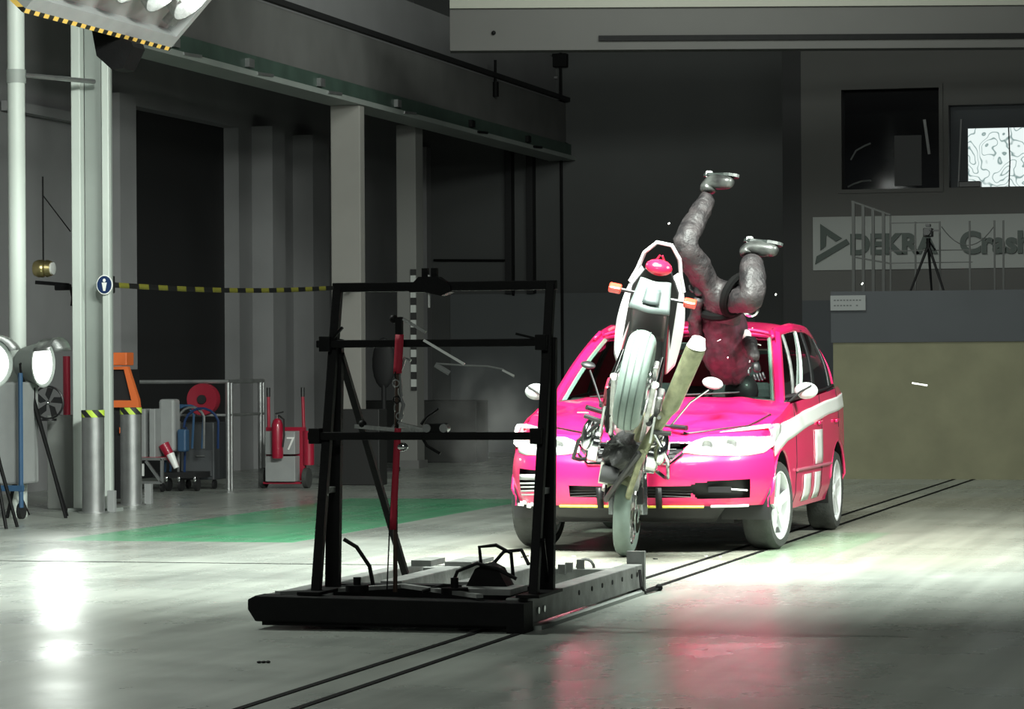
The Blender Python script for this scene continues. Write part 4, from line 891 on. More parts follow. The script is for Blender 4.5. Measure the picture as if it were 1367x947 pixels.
# header bar over the windscreen
MB().tube([ws(i / 20, 1.0) + Vector((0, 0, 0.0)) for i in range(21)], 0.022, 6).build('windscreen_header', M_RED, car)
MB().tube([ws(i / 20, -0.01) for i in range(21)], 0.014, 6).build('cowl_seal', M_BLACK2, car)
def gh(sgn, y, v):   # greenhouse side surface between belt (v=0) and roof edge (v=1)
    bx, bz = belt(y); ry = max(1.98, min(4.05, 1.98 + (y - 1.25) * 2.07 / 2.9)) if y < 4.15 else 4.05
    x = (bx - 0.035) * (1 - v) + rw(ry) * v + 0.03 * math.sin(math.pi * v); yy = y * (1 - v) + ry * v
    z = bz * (1 - v) + (rz(ry) + 0.005) * v
    return Vector((sgn * x, yy, z))
PILL = [1.30, 1.42, 2.40, 2.50, 3.35, 3.46, 3.86, 4.12]
for sgn in (1, -1):
    # A pillar as a stout painted beam from the cowl to the roof corner
    a0 = ws(0.5 + sgn * 0.5, 0.0); a1 = ws(0.5 + sgn * 0.5, 1.0)
    pts = [ws(0.5 + sgn * 0.5, k / 10) + Vector((sgn * 0.025, 0.015, 0)) for k in range(-1, 11)]
    m = MB(); m.tube(pts, 0.042, 8); m.build('windscreen_pillar', M_RED, car)
    m = MB(); m.tube([p + Vector((-sgn * 0.045, 0.01, -0.01)) for p in pts], 0.022, 6); m.build('pillar_highlight', mat('pale_highlight_and_divider', (0.45, 0.55, 0.50), 0.6), car)  # pale green tube paints the highlight along the pillar edge
    for (y0, y1, kind) in ((1.30, 1.62, 'g'), (1.62, 1.68, 'p'), (1.68, 2.52, 'g'), (2.52, 2.62, 'b'), (2.62, 3.38, 'g'), (3.38, 3.46, 'b'), (3.46, 3.84, 'g'), (3.84, 4.15, 'p')):
        m = MB(); e = 0.0
        v0, v1 = (0.05, 0.90) if kind == 'g' else (0.0, 1.0)
        m.grid(lambda u, v: gh(sgn, y0 + (y1 - y0) * u, v0 + (v1 - v0) * v) + (Vector((-sgn * .008, 0, 0)) if kind == 'g' else Vector()), 8, 12)
        if kind == 'g': m.build('side_window', M_GLASSD, car)
        else: m.build('window_pillar', M_RED if y0 > 3.8 else M_STEELP if y0 in (1.62,) else M_BLACK2, car, solid=0.02)
    m = MB(); m.grid(lambda u, v: gh(sgn, 1.25 + 2.9 * u, 0.90 + 0.10 * v), 40, 2); m.build('roof_side_rail', M_RED, car, solid=0.02)
    m = MB(); m.grid(lambda u, v: gh(sgn, 1.25 + 2.9 * u, 0.0 + 0.05 * v) + Vector((sgn * 0.004, 0, 0)), 40, 1); m.build('window_seal', M_BLACK2, car, solid=0.01)
    MB().tube([gh(sgn, 2.0 + 0.0 * k, 0.05 + 0.84 * k / 8) + Vector((sgn * 0.004, 0.25 * k / 8 - .1, 0)) for k in range(9)], 0.012, 6).build('window_divider', mat('pale_highlight_and_divider', (0, 0, 0)), car)
    # mirror
    m = MB(); m.tube([(sgn * 0.86, 1.42, 1.07), (sgn * 0.97, 1.40, 1.09)], 0.025, 8); m.build('mirror_arm', M_BLACK2, car)
    m = MB(); m.ball((sgn * 1.02, 1.42, 1.125), (0.088, 0.06, 0.062), 18, 12); o = m.build('door_mirror', mat('silver_grey_mirror', (0.62, 0.66, 0.65), 0.35), car)
    m = MB(); m.tube([(sgn * 0.90, 1.34, 1.04), (sgn * 0.99, 1.352, 1.12), (sgn * 1.07, 1.365, 1.165)], 0.008, 6); m.build('mirror_crack_line', M_BLACK2, o)
# tail closing
m = MB(); m.grid(lambda u, v: Vector(((u - .5) * 2 * (0.83 - 0.12 * v * (v > .6)), 4.16 - 0.10 * max(0, v - .5) , 0.36 + 1.04 * v)), 10, 10); m.build('tailgate', M_RED, car)
# firewall, dash, seats, wheel
MB().b2((-0.8, 1.32, 0.3), (0.8, 1.36, 1.02)).build('bulkhead', M_BLACK2, car, smooth=False)
m = MB(); m.grid(lambda u, v: Vector(((u - .5) * 1.5, 1.28 + 0.45 * v, 1.04 + 0.04 * math.sin(v * 3) - 0.3 * max(0, v - .8))), 12, 10); m.build('dashboard', mat('dash_plastic', (0.05, 0.055, 0.055), 0.6), car, solid=0.02)
for x in (-0.38, 0.38):
    m = MB(); m.b2((x - 0.23, 2.25, 0.55), (x + 0.23, 2.42, 1.18)); m.build('seat_back', mat('seat_cloth', (0.035, 0.038, 0.04), 0.9), car, smooth=False, bevel=0.05)
    m = MB(); m.b2((x - 0.13, 2.3, 1.2), (x + 0.13, 2.38, 1.38)); m.build('headrest', mat('seat_cloth', (0, 0, 0)), car, smooth=False, bevel=0.04)
m = MB(); m.b2((-0.6, 3.0, 0.5), (0.6, 3.15, 1.15)); m.build('rear_bench', mat('seat_cloth', (0, 0, 0)), car, smooth=False, bevel=0.05)
m = MB(); m.tube([Vector((-0.0 + 0.0, 0, 0)) + Vector((0.38 + 0.18 * math.cos(a * math.pi / 10), 1.72 + 0.07 * math.sin(a * math.pi / 10), 1.02 + 0.17 * math.sin(a * math.pi / 10))) for a in range(20)], 0.014, 6, closed=True); m.build('steering_wheel', M_BLACK2, car)
m = MB(); m.box((0, 1.86, 1.46), (0.2, 0.03, 0.06)); m.build('inner_mirror', M_BLACK2, car, smooth=False, bevel=0.01)
# wipers
for x0, x1 in ((-0.55, -0.05), (0.05, 0.55)):
    MB().tube([ws(0.5 + x0 * .5 / 0.8, 0.0) + Vector((0, -0.03, 0.02)), ws(0.5 + x1 * .5 / .8, 0.05) + Vector((0, -0.03, 0.02))], 0.007, 5).build('wiper', M_BLACK2, car)
# stripe on the right flank and white patches on the doors (flat, of their own thickness)
def flank_patch(poly_fn, name, mt, nu, nv, off=0.004, sgn=1):
    m = MB(); m.grid(lambda u, v: (lambda p: Vector((sgn * (p.x + off), p.y, p.z)))(poly_fn(u, v)), nu, nv); return m.build(name, mt, car, solid=-0.003)
for sgn in (1, -1):
    def stripe(u, v):
        y = 0.50 + 3.62 * u; zl = interp([(0.5, 0.67), (1.0, 0.77), (2.0, 0.86), (3.0, 0.93), (4.12, 0.98)], y); zh = interp([(0.5, 0.86), (1.0, 0.91), (2.0, 0.985), (3.0, 1.04), (4.12, 1.09)], y)
        z = zl + (zh - zl) * v; uu = (y - 0.47) / 3.68
        bx, bz = belt(y); zb = interp([(0.45, 0.34), (1.2, 0.26), (3.0, 0.26), (3.6, 0.34), (4.15, 0.4)], y)
        return side(uu, min(1, (z - zb) / (bz - zb)))
    flank_patch(stripe, 'white_side_stripe', M_WHITE, 60, 5, sgn=sgn)
    def rect(y0, y1, z0, z1):
        def f(u, v):
            y = y0 + (y1 - y0) * u; z = z0 + (z1 - z0) * v; bx, bz = belt(y); zb = interp([(0.45, 0.34), (1.2, 0.26), (3.0, 0.26), (3.6, 0.34), (4.15, 0.4)], y)
            return side((y - 0.47) / 3.68, (z - zb) / (bz - zb))
        return f
    flank_patch(rect(2.22, 2.58, 0.56, 0.82), 'white_door_patch', M_WHITE, 4, 4, sgn=sgn)
    flank_patch(rect(1.72, 2.05, 0.30, 0.50), 'white_door_patch', M_WHITE, 4, 4, sgn=sgn)
    flank_patch(rect(2.22, 2.50, 0.30, 0.50), 'white_door_patch', M_WHITE, 4, 4, sgn=sgn)
    MB().tube([side((y - 0.47) / 3.68, 0.32) * 1 if sgn > 0 else side((y - 0.47) / 3.68, 0.32) * Vector((1, 1, 1)).x for y in ()] or [(sgn * (HW + 0.008), 1.35 + 0.2 * k, 0.545) for k in range(9)], 0.012, 6).build('door_moulding', mat('moulding_pink_grey', (0.35, 0.10, 0.14), 0.5), car)
    for yy, lab in ((1.38, 'f'), (2.57, 'r'), (3.42, 'e')):
        MB().tube([(lambda p: (sgn * (p.x + 0.0005), p.y, p.z))(side((yy - 0.47) / 3.68, 0.05 + 0.95 * k / 10)) for k in range(11) if not arch_skip(yy, 0.26 + 0.82 * (0.05 + .95 * k / 10))], 0.004, 4).build('door_gap', M_BLACK2, car)
    for yy in (2.35, 3.2): MB().bar((sgn * (HW + 0.012), yy, 0.87), (sgn * (HW + 0.012), yy + 0.16, 0.875), 0.02, 0.025).build('door_handle', M_RED, car, smooth=False, bevel=0.006)
# wheels
def wheel(parent, c, r, wdt, sgn, rim_m, tyre_m, nsp=5):
    m = MB(); rr = r * 0.78; h = wdt / 2
    m.lathe([(rr, -h), (r * 0.93, -h), (r * 0.985, -h * 0.8), (r, -h * 0.5), (r, h * 0.5), (r * 0.985, h * 0.8), (r * 0.93, h), (rr, h)], c, 'X', 48, closed=True); ty = m.build('tyre', tyre_m, parent)
    m = MB(); m.lathe([(rr * 1.0, -h * 0.9), (rr * 1.0, h * 0.95), (rr * 0.94, h * 0.95), (rr * 0.90, h * 0.5), (rr * 0.9, -h * .9)] if sgn > 0 else [(rr * 1.0, h * 0.9), (rr * 1.0, -h * 0.95), (rr * 0.94, -h * 0.95), (rr * 0.90, -h * 0.5), (rr * .9, h * .9)], c, 'X', 40, closed=True); rim = m.build('wheel_rim', rim_m, parent)
    cx, cy, cz = c
    for k in range(nsp):
        a = 2 * math.pi * k / nsp + 0.3
        m = MB(); m.bar((cx + sgn * h * 0.6, cy, cz), (cx + sgn * h * 0.75, cy + rr * .93 * math.cos(a), cz + rr * .93 * math.sin(a)), rr * 0.28, 0.03, up=(1, 0, 0)); m.build('spoke', rim_m, parent, smooth=False, bevel=0.006)
    m = MB(); m.lathe([(0, -0.01), (rr * 0.22, -0.01), (rr * 0.22, 0.02), (0, 0.025)] if sgn > 0 else [(0, 0.01), (rr * 0.22, 0.01), (rr * 0.22, -0.02), (0, -0.025)], (cx + sgn * h * 0.7, cy, cz), 'X', 18); m.build('hub_cap', rim_m, parent)
    m = MB(); m.lathe([(0, -.01), (rr * 0.85, -.01), (rr * .85, .01), (0, .01)], (cx - sgn * h * 0.2, cy, cz), 'X', 24); m.build('brake_disc', M_BLACK2, parent)
M_RIM = mat('silver_wheel_rim', (0.80, 0.82, 0.82), 0.4, metal=0.1, coat=0.5)
for wy in WY:
    for sgn in (1, -1):
        w_ = bpy.data.objects.new('wheel', None); COL.objects.link(w_); w_.parent = car; w_.location = (sgn * 0.84, wy, WR)
        wheel(w_, (0, 0, 0), WR, 0.205, sgn, M_RIM, M_RUB)
        if wy == WY[0]: w_.rotation_euler = (0, 0, R(-7))

# ================================================================== THE MOTORCYCLE
FWx, FWy = -4.71, 21.22       # contact of the front wheel
bk = thing('motorcycle', 'white motorcycle pitched nose-down on its front wheel against the car', 'motorcycle', (FWx, FWy, 0))
TH = R(50); LEAN = R(12)
ax = Vector((-4.482, 20.43, 1.221)) - Vector((FWx, FWy, 0))
CH = Matrix.Translation(ax) @ Matrix.Rotation(R(9), 4, 'Z') @ Matrix.Rotation(LEAN, 4, 'Y') @ Matrix.Rotation(-TH, 4, 'X')
K = lambda: MB(CH)
def tyre(mb, c, r, w_):
    prof = []
    for k in range(13):
        a = math.pi * k / 12; prof.append((r - w_ * 0.42 + w_ * 0.42 * math.sin(a), -w_ / 2 * math.cos(a)))
    prof = [(r * 0.72, -w_ * 0.38)] + prof + [(r * 0.72, w_ * 0.38)]
    return mb.lathe(prof, c, 'X', 48, closed=True)
# rear wheel
rwh = tyre(K(), (0, 0, 0), 0.340, 0.185).build('rear_tyre', M_RUBD, bk)
m = K(); m.lathe([(0.235, -0.06), (0.25, -0.06), (0.25, 0.06), (0.235, 0.06), (0.22, 0.0)], (0, 0, 0), 'X', 36, closed=True); rr_ = m.build('rear_rim', M_CHROME, bk)
for k in range(6):
    a = k * math.pi / 3; K().bar((0, 0, 0), (0, 0.23 * math.cos(a), 0.23 * math.sin(a)), 0.05, 0.025, up=(1, 0, 0)).build('spoke', M_ALU, rr_, smooth=False)
K().cyl((-0.11, 0, 0), (0.11, 0, 0), 0.035, seg=14).build('rear_hub', M_ALU, bk)
m = K(); m.lathe([(0.05, -0.004), (0.12, -0.004), (0.12, 0.004), (0.05, 0.004)], (0.10, 0, 0), 'X', 30, closed=True); m.build('brake_disc', M_CHROME, bk)
for sx in (-0.135, 0.135): K().bar((sx, 0, 0), (sx * 0.8, 0.55, 0.06), 0.035, 0.07).build('swingarm', M_ALU, bk, smooth=False, bevel=0.008)
m = K(); m.tube([(-0.16, 0.0 + 0.08, 0.0), (-0.155, 0.06, 0.07), (-0.13, 0.5, 0.10), (-0.13, 0.5, 0.0), (-0.155, 0.06, -0.07)], 0.012, 6, closed=True); m.build('chain', M_BLACK, bk)
# front wheel: twisted upright under the bike, touching the floor
FW = MB(Matrix.Translation((0, 0, 0.31)) @ Matrix.Rotation(R(4), 4, 'Y') @ Matrix.Rotation(R(4), 4, 'Z'))
def FWB(): return MB(FW.M)
tyre(FWB(), (0, 0, 0), 0.31, 0.12).build('front_tyre', M_RUBD, bk)
m = FWB(); m.lathe([(0.215, -0.045), (0.23, -0.045), (0.23, 0.045), (0.215, 0.045), (0.205, 0.0)], (0, 0, 0), 'X', 36, closed=True); fr_ = m.build('front_rim', M_CHROME, bk)
for k in range(6):
    a = k * math.pi / 3 + 0.2; FWB().bar((0, 0, 0), (0, 0.21 * math.cos(a), 0.21 * math.sin(a)), 0.04, 0.02, up=(1, 0, 0)).build('spoke', M_ALU, fr_, smooth=False)
for sx in (-0.07, 0.075):
    m = FWB(); m.lathe([(0.08, -0.003), (0.145, -0.003), (0.145, 0.003), (0.08, 0.003)], (sx, 0, 0), 'X', 30, closed=True); m.build('brake_disc', M_CHROME, bk)
MB().box((0.10, -0.02, 0.42), (0.05, 0.07, 0.12)).build('brake_caliper', M_BLACK2, bk, smooth=False, bevel=0.01)
for sx in (-0.105, 0.115):
    MB().tube([(sx, 0.0, 0.29), (sx, 0.0, 0.55), (sx * 1.1 - 0.01, 0.0, 0.80)], [0.03, 0.03, 0.022], 12).build('fork_leg', M_CHROME, bk)
m = MB(); m.grid(lambda u, v: Vector((-0.0 + (v - .5) * 0.16, -0.35 * math.cos(R(35 + 100 * u)), 0.31 + 0.36 * math.sin(R(35 + 100 * u)) - 0.12 * abs(v - .5) ** 2)), 14, 6); m.build('front_mudguard', M_TAN, bk, solid=0.005)
# engine, frame, radiator
m = K(); m.ball((0, 0.72, 0.05), (0.13, 0.17, 0.12), 30, 20); m.v = [v + Vector((1, 1, 1)) * 0.05 * noise.noise(v * 14) for v in m.v]; m.build('engine_block', mat('dark_engine_alloy', (0.09, 0.09, 0.09), 0.5, metal=0.5, noise_amt=0.4, scale=14, bump=0.3), bk, smooth=False, bevel=0.03)
for k in range(7): K().b2((-0.14, 0.80, 0.02 + k * 0.035), (0.14, 1.0, 0.035 + k * 0.035)).build('cooling_fin', M_ALU, bk, smooth=False)
for sx, n_ in ((-1, 'left'), (1, 'right')):
    m = K(); m.lathe([(0.0, 0.0), (0.10, 0.0), (0.125, -0.02 * sx), (0.125, -0.08 * sx), (0, -0.08 * sx)], (sx * 0.25, 0.68, 0.06), 'X', 24); m.build('engine_cover', M_CHROME, bk)
    m = K(); m.tube([(sx * 0.19, 0.45, 0.02), (sx * 0.31, 0.60, -0.04), (sx * 0.33, 0.80, 0.0), (sx * 0.30, 0.95, 0.16), (sx * 0.12, 1.02, 0.35)], 0.014, 8); m.build('crash_bar', M_CHROME if sx > 0 else M_BLACK2, bk)
    m = K(); m.tube([(sx * 0.10, 1.12, 0.58), (sx * 0.20, 0.75, 0.40), (sx * 0.17, 0.45, 0.22), (sx * 0.14, 0.35, 0.0)], 0.022, 8); m.build('frame_tube', M_BLACK2, bk)
    m = K(); m.tube([(sx * 0.16, 0.5, 0.32), (sx * 0.13, 0.1, 0.48), (sx * 0.09, -0.35, 0.60)], 0.014, 8); m.build('rear_subframe', M_BLACK2, bk)
    m = K(); m.bar((sx * 0.17, 0.42, 0.0), (sx * 0.30, 0.40, 0.0), 0.025, 0.02); m.build('foot_peg', M_BLACK2, bk, smooth=False)
    m = K(); m.tube([(sx * 0.14, 0.02, 0.02), (sx * 0.13, 0.10, 0.38)], [0.028, 0.022], 10); m.build('rear_shock', M_CHROME, bk)
for q in ([(0.10, 0.95, 0.12), (0.08, 1.08, -0.05), (0.10, 0.8, -0.17), (0.14, 0.5, -0.12)], [(-0.08, 0.95, 0.12), (-0.06, 1.07, -0.05), (0.0, 0.8, -0.18), (0.12, 0.5, -0.14)]):
    K().tube(q, 0.022, 8).build('header_pipe', M_TAN if q[0][0] > 0 else M_BLACK2, bk)
for sx in (-1, 1):
    m = K(); m.ball((sx * 0.25, 0.60, 0.05), (0.055, 0.10, 0.13), 16, 10); m.build('chrome_shell', M_CHROME, bk)
    m = K(); m.tube([(sx * 0.20, 0.30, 0.02), (sx * 0.21, 0.38, 0.14), (sx * 0.18, 0.52, 0.24), (sx * 0.15, 0.62, 0.34)], 0.013, 8); m.build('hose', M_BLACK2 if sx < 0 else M_ALU, bk)
    m = K(); m.b2((sx * 0.15, 0.22, 0.12), (sx * 0.20, 0.42, 0.24)); m.build('side_box', M_ALU if sx > 0 else M_REDM, bk, smooth=False, bevel=0.015)
    m = K(); m.prism([(0.30, 0.02), (0.48, -0.05), (0.50, 0.05), (0.40, 0.14)], lambda a, c: (sx * 0.165, a, c), (sx * 0.015, 0, 0)); m.build('foot_bracket', M_ALU, bk, smooth=False)
K().b2((0.105, -0.10, 0.05), (0.14, 0.02, 0.13)).build('rear_caliper', M_ALU, bk, smooth=False, bevel=0.01)
K().cyl((-0.12, 0.80, -0.09), (0.0, 0.80, -0.09), 0.06, seg=18).build('oil_filter', mat('dusty_black', (0.05, 0.05, 0.052), 0.8), bk)
m = K(); m.tube([(0.10, 0.66, -0.10), (0.16, 0.50, 0.02), (0.24, 0.32, 0.10)], [0.04, 0.035, 0.042], 12); m.build('link_pipe', M_TAN, bk)
m = K(); m.tube([(0.24, 0.32, 0.10), (0.26, 0.26, 0.12), (0.35, -0.16, 0.235), (0.355, -0.19, 0.24)], [0.04, 0.062, 0.068, 0.062], 20); m.build('exhaust_silencer', M_TAN, bk)
m = K(); m.tube([(0.355, -0.19, 0.24), (0.36, -0.25, 0.26)], [0.066, 0.045], 18); m.build('exhaust_tip', M_WHITE, bk)
for gx in (-0.045, 0.0, 0.045):
    m = K(); m.lathe([(0.335, gx - 0.004), (0.3412 - 0.3 * gx * gx * 10, gx - 0.004), (0.3412 - 0.3 * gx * gx * 10, gx + 0.004), (0.335, gx + 0.004)], (0, 0, 0), 'X', 48, closed=True); m.build('tread_groove', mat('dark_groove_rubber', (0.06, 0.08, 0.07), 0.8), bk)  # dark rings mark the tread grooves
m = MB(); m.tube([(0.03, 0.02, 0.60), (0.05, 0.0, 0.72), (0.10, -0.08, 0.86), (0.20, -0.25, 0.98)], [0.055, 0.045, 0.035, 0.03], 10); m.build('torn_belly_pipe', M_TAN, bk)
# tank, seat, tail
m = K(); m.ball((0, 0.72, 0.52), (0.17, 0.28, 0.17), 24, 14); m.build('fuel_tank', M_FAIR, bk)
m = K(); m.prism([(0.45, 0.44), (0.1, 0.50), (-0.3, 0.62), (-0.32, 0.67), (0.1, 0.58), (0.45, 0.52)], lambda a, c: (-0.13, a, c), (0.26, 0, 0)); m.build('seat', M_BLACK2, bk, smooth=False, bevel=0.02)
def tailp(sgn, u, v):
    # u from tail tip to seat front, v from the inner lower edge to the flared outer upper edge
    y = -0.56 + 0.88 * u; z = 0.66 - 0.16 * u + v * 0.10
    x = 0.02 + 0.155 * u ** 0.55 + v * (0.015 + 0.075 * math.sin(math.pi * min(1, 0.9 * u)))
    return Vector((sgn * x, y, z))
for sgn in (1, -1):
    m = K(); m.grid(lambda u, v: tailp(sgn, 0.2 + 0.8 * u, v), 20, 8); m.build('tail_fairing', M_FAIR, bk, solid=0.02)
    m = K(); m.tube([tailp(sgn, k / 10, 0.0) + Vector((-sgn * 0.012, 0, -0.004)) for k in range(11)], 0.007, 6); m.build('red_trim_line', M_REDM, bk)
m = K(); m.tube([tailp(-1, 0.35, 1.0), tailp(-1, 0.22, 1.0), (-0.12, -0.50, 0.73), (-0.05, -0.58, 0.76), (0.05, -0.58, 0.76), (0.12, -0.50, 0.73), tailp(1, 0.22, 1.0), tailp(1, 0.35, 1.0)], 0.014, 8); m.build('grab_rail', M_FAIR, bk)
m = K(); m.ball((0, -0.50, 0.60), (0.092, 0.05, 0.066), 16, 10); m.build('tail_light', M_REDT, bk)
m = K(); m.prism([(-0.06, -0.52), (0.06, -0.52), (0.16, -0.30), (0.17, 0.35), (-0.17, 0.35), (-0.16, -0.30)], lambda a, c: (a, c, 0.56 - 0.1 * c), (0, 0, 0.03)); m.build('under_tray', M_BLACK2, bk, smooth=False)
# number plate carrier / mudguard
def platef(u, v):
    s = (u - .5) * 2; w_ = 0.105 + 0.035 * v
    return Vector((s * w_, -0.47 + 0.11 * v + 0.01 * s * s, 0.50 - 0.20 * v - 0.015 * math.cos(s * 3)))
m = K(); m.grid(platef, 10, 6); m.build('mudguard_plate', mat('pale_grey_plate', (0.08, 0.10, 0.095), 0.5), bk, solid=0.012)
m = K(); m.grid(lambda u, v: platef(0.28 + 0.44 * u, 0.25 + 0.5 * v) + Vector((0, -0.012, -0.01)), 4, 4); m.build('plate_recess', mat('mid_grey_plate', (0.055, 0.072, 0.07), 0.5), bk, solid=0.005)
m = K(); m.grid(lambda u, v: Vector(((u - .5) * 0.24, -0.36 + 0.34 * v, 0.33 + 0.10 * math.sin(v * 1.6))), 8, 6); m.build('inner_mudguard', M_BLACK2, bk, solid=0.01)
for sgn in (1, -1):
    m = K(); m.cyl((sgn * 0.12, -0.38, 0.44), (sgn * 0.22, -0.39, 0.43), 0.012, seg=8); m.build('indicator_stalk', M_BLACK2, bk)
    m = K(); m.box((sgn * 0.255, -0.39, 0.43), (0.085, 0.05, 0.062)); m.build('indicator_lamp', M_ORL, bk, smooth=False, bevel=0.012)
# bars, mirrors, headlight
m = K(); m.tube([(-0.36, 0.98, 0.74), (-0.22, 1.05, 0.80), (0, 1.08, 0.80), (0.22, 1.05, 0.80), (0.36, 0.98, 0.74)], 0.012, 8); m.build('handlebar', M_BLACK2, bk)
for sgn in (1, -1):
    K().cyl((sgn * 0.36, 0.98, 0.74), (sgn * 0.25, 1.035, 0.785), 0.019, seg=12).build('hand_grip', M_BLACK2, bk)
    K().tube([(sgn * 0.34, 1.04, 0.76), (sgn * 0.42, 1.06, 0.76)], 0.006, 6).build('brake_lever', M_CHROME, bk)
m = K(); m.tube([(0.24, 1.05, 0.8), (0.34, 0.95, 0.98), (0.45, 0.84, 1.03)], 0.008, 6); m.build('mirror_stem', M_CHROME, bk)
m = K(); m.ball((0.47, 0.80, 1.06), (0.075, 0.03, 0.055), 18, 10); m.build('mirror', M_GCHART, bk)
m = K(); m.tube([(-0.24, 1.05, 0.8), (-0.34, 0.95, 0.95), (-0.40, 0.88, 1.02)], 0.008, 6); m.build('mirror_stem', M_BLACK2, bk)
m = K(); m.ball((-0.42, 0.86, 1.05), (0.055, 0.02, 0.035)); m.build('mirror', M_BLACK2, bk)
m = K(); m.lathe([(0, -0.14), (0.08, -0.12), (0.10, 0.0), (0.095, 0.02), (0, 0.04)], (0, 1.25, 0.62), 'Y', 24); m.build('headlamp', M_CHROME, bk)
for sx in (-0.1, 0.1): K().tube([(sx, 1.08, 0.78), (sx, 1.18, 0.45), (sx * 1.05, 1.22, 0.20)], 0.02, 10).build('fork_upper', M_ALU, bk)
m = K(); m.b2((-0.14, 1.02, 0.12), (0.14, 1.07, 0.38)); m.build('radiator', M_BLACK2, bk, smooth=False)

# ================================================================== THE DUMMY (thrown head-first over the bars)
dm = thing('crash_test_dummy', 'riding dummy in dark leathers flung upside down into the windscreen', 'dummy', (-4.05, 22.6, 0))
# points in hall coordinates
O = Vector((-4.05, 22.6, 0))
def skin_chain(name, nodes, edges, root, mt, sub=2, wob=0.0):
    me = bpy.data.meshes.new(name); me.from_pydata([tuple(Vector(n[0]) - O) for n in nodes], edges, [])
    o = bpy.data.objects.new(name, me); COL.objects.link(o); o.parent = dm; me.materials.append(mt)
    o.modifiers.new('skin', 'SKIN').use_smooth_shade = True
    for i, n in enumerate(nodes):
        r_ = n[1]; sv = me.skin_vertices[0].data[i]
        sv.radius = (r_, r_) if not isinstance(r_, tuple) else r_
        sv.use_root = (i == root)
    s = o.modifiers.new('sub', 'SUBSURF'); s.levels = sub; s.render_levels = sub
    if wob:
        tx = bpy.data.textures.new(name + '_folds', 'CLOUDS'); tx.noise_scale = 0.06
        d = o.modifiers.new('folds', 'DISPLACE'); d.texture = tx; d.strength = wob; d.mid_level = 0.5
    return o
N = [((-4.263, 22.347, 1.80), (0.155, 0.12)),   # 0 pelvis
     ((-4.271, 22.50, 1.64), (0.135, 0.11)),    # 1 waist
     ((-4.295, 22.66, 1.44), (0.18, 0.13)),    # 2 chest
     ((-4.27, 22.82, 1.28), 0.12),              # 3 upper chest
     ((-4.25, 22.94, 1.17), 0.065),            # 4 neck
     ((-4.345, 22.27, 1.90), 0.095),            # 5 hip left
     ((-4.41, 22.13, 2.05), 0.115),             # 6 thigh
     ((-4.465, 21.985, 2.185), 0.10),          # 7 knee
     ((-4.42, 22.10, 2.30), 0.092),             # 8 calf
     ((-4.335, 22.30, 2.55), 0.06),            # 9 ankle
     ((-4.165, 22.26, 1.80), 0.10),             # 10 hip right
     ((-4.06, 22.10, 1.77), 0.11),             # 11 thigh
     ((-3.955, 21.97, 1.77), 0.10),            # 12 knee
     ((-3.975, 22.05, 1.92), 0.105),            # 13 calf
     ((-4.01, 22.17, 2.09), 0.085),             # 14 ankle
     ((-4.44, 22.70, 1.40), 0.085),             # 15 shoulder left
     ((-4.47, 22.40, 1.60), 0.056),             # 16 elbow left
     ((-4.40, 22.23, 1.81), 0.042),             # 17 wrist left
     ((-4.17, 22.71, 1.39), 0.085),             # 18 shoulder right
     ((-4.08, 22.50, 1.50), 0.056),             # 19 elbow right
     ((-4.02, 22.38, 1.34), 0.040)]             # 20 wrist right
E_ = [(0, 1), (1, 2), (2, 3), (3, 4), (0, 5), (5, 6), (6, 7), (7, 8), (8, 9), (0, 10), (10, 11), (11, 12), (12, 13), (13, 14), (2, 15), (15, 16), (16, 17), (2, 18), (18, 19), (19, 20)]
skin_chain('body', N, E_, 0, M_LEATH2, 2, 0.035)
def dl(p): return Vector(p) - O
# jacket shell over the torso in the darker purple leather
m = MB(); P0 = [dl(p) for p in ((-4.265, 22.40, 1.745), (-4.27, 22.50, 1.64), (-4.29, 22.62, 1.48), (-4.28, 22.74, 1.35), (-4.26, 22.88, 1.22))]
m.tube(P0, [0.15, 0.16, 0.185, 0.18, 0.125], 24); jk = m.build('jacket', M_LEATH, dm)
s_ = jk.modifiers.new('sub', 'SUBSURF'); s_.levels = 2; s_.render_levels = 2
tx = bpy.data.textures.new('jacket_folds', 'CLOUDS'); tx.noise_scale = 0.07
d_ = jk.modifiers.new('folds', 'DISPLACE'); d_.texture = tx; d_.strength = 0.05
# waist belt and strap
def ring(c, nrm, r1, r2, th, name, mt):
    n_ = Vector(nrm).normalized(); x = n_.cross(Vector((0, 1, 0.2))).normalized(); y = n_.cross(x)
    MB().tube([dl(c) + x * r1 * math.cos(t * math.pi / 12) + y * r2 * math.sin(t * math.pi / 12) for t in range(24)], th, 8, closed=True).build(name, mt, dm)
M_WEB = mat('black_webbing', (0.004, 0.004, 0.004), 0.9, spec=0.1)
ring((-4.265, 22.40, 1.75), (0.05, 0.6, -0.8), 0.165, 0.14, 0.034, 'belt', M_WEB)
ring((-4.13, 22.22, 1.82), (0.8, -0.3, -0.35), 0.14, 0.14, 0.032, 'leg_strap', M_WEB)
m = MB(); m.tube(arc(tuple(dl((-4.03, 22.28, 1.72))), 0.05, 0, 360, 14)[:-1], 0.014, 6, closed=True); m.build('buckle_ring', M_CHROME, dm)
MB().ball(tuple(dl((-4.11, 22.52, 1.53))), (0.04, 0.03, 0.045), 14, 9).build('white_glint_patch', M_WHITE, dm)  # white ball stands in for a bright glint at the shoulder
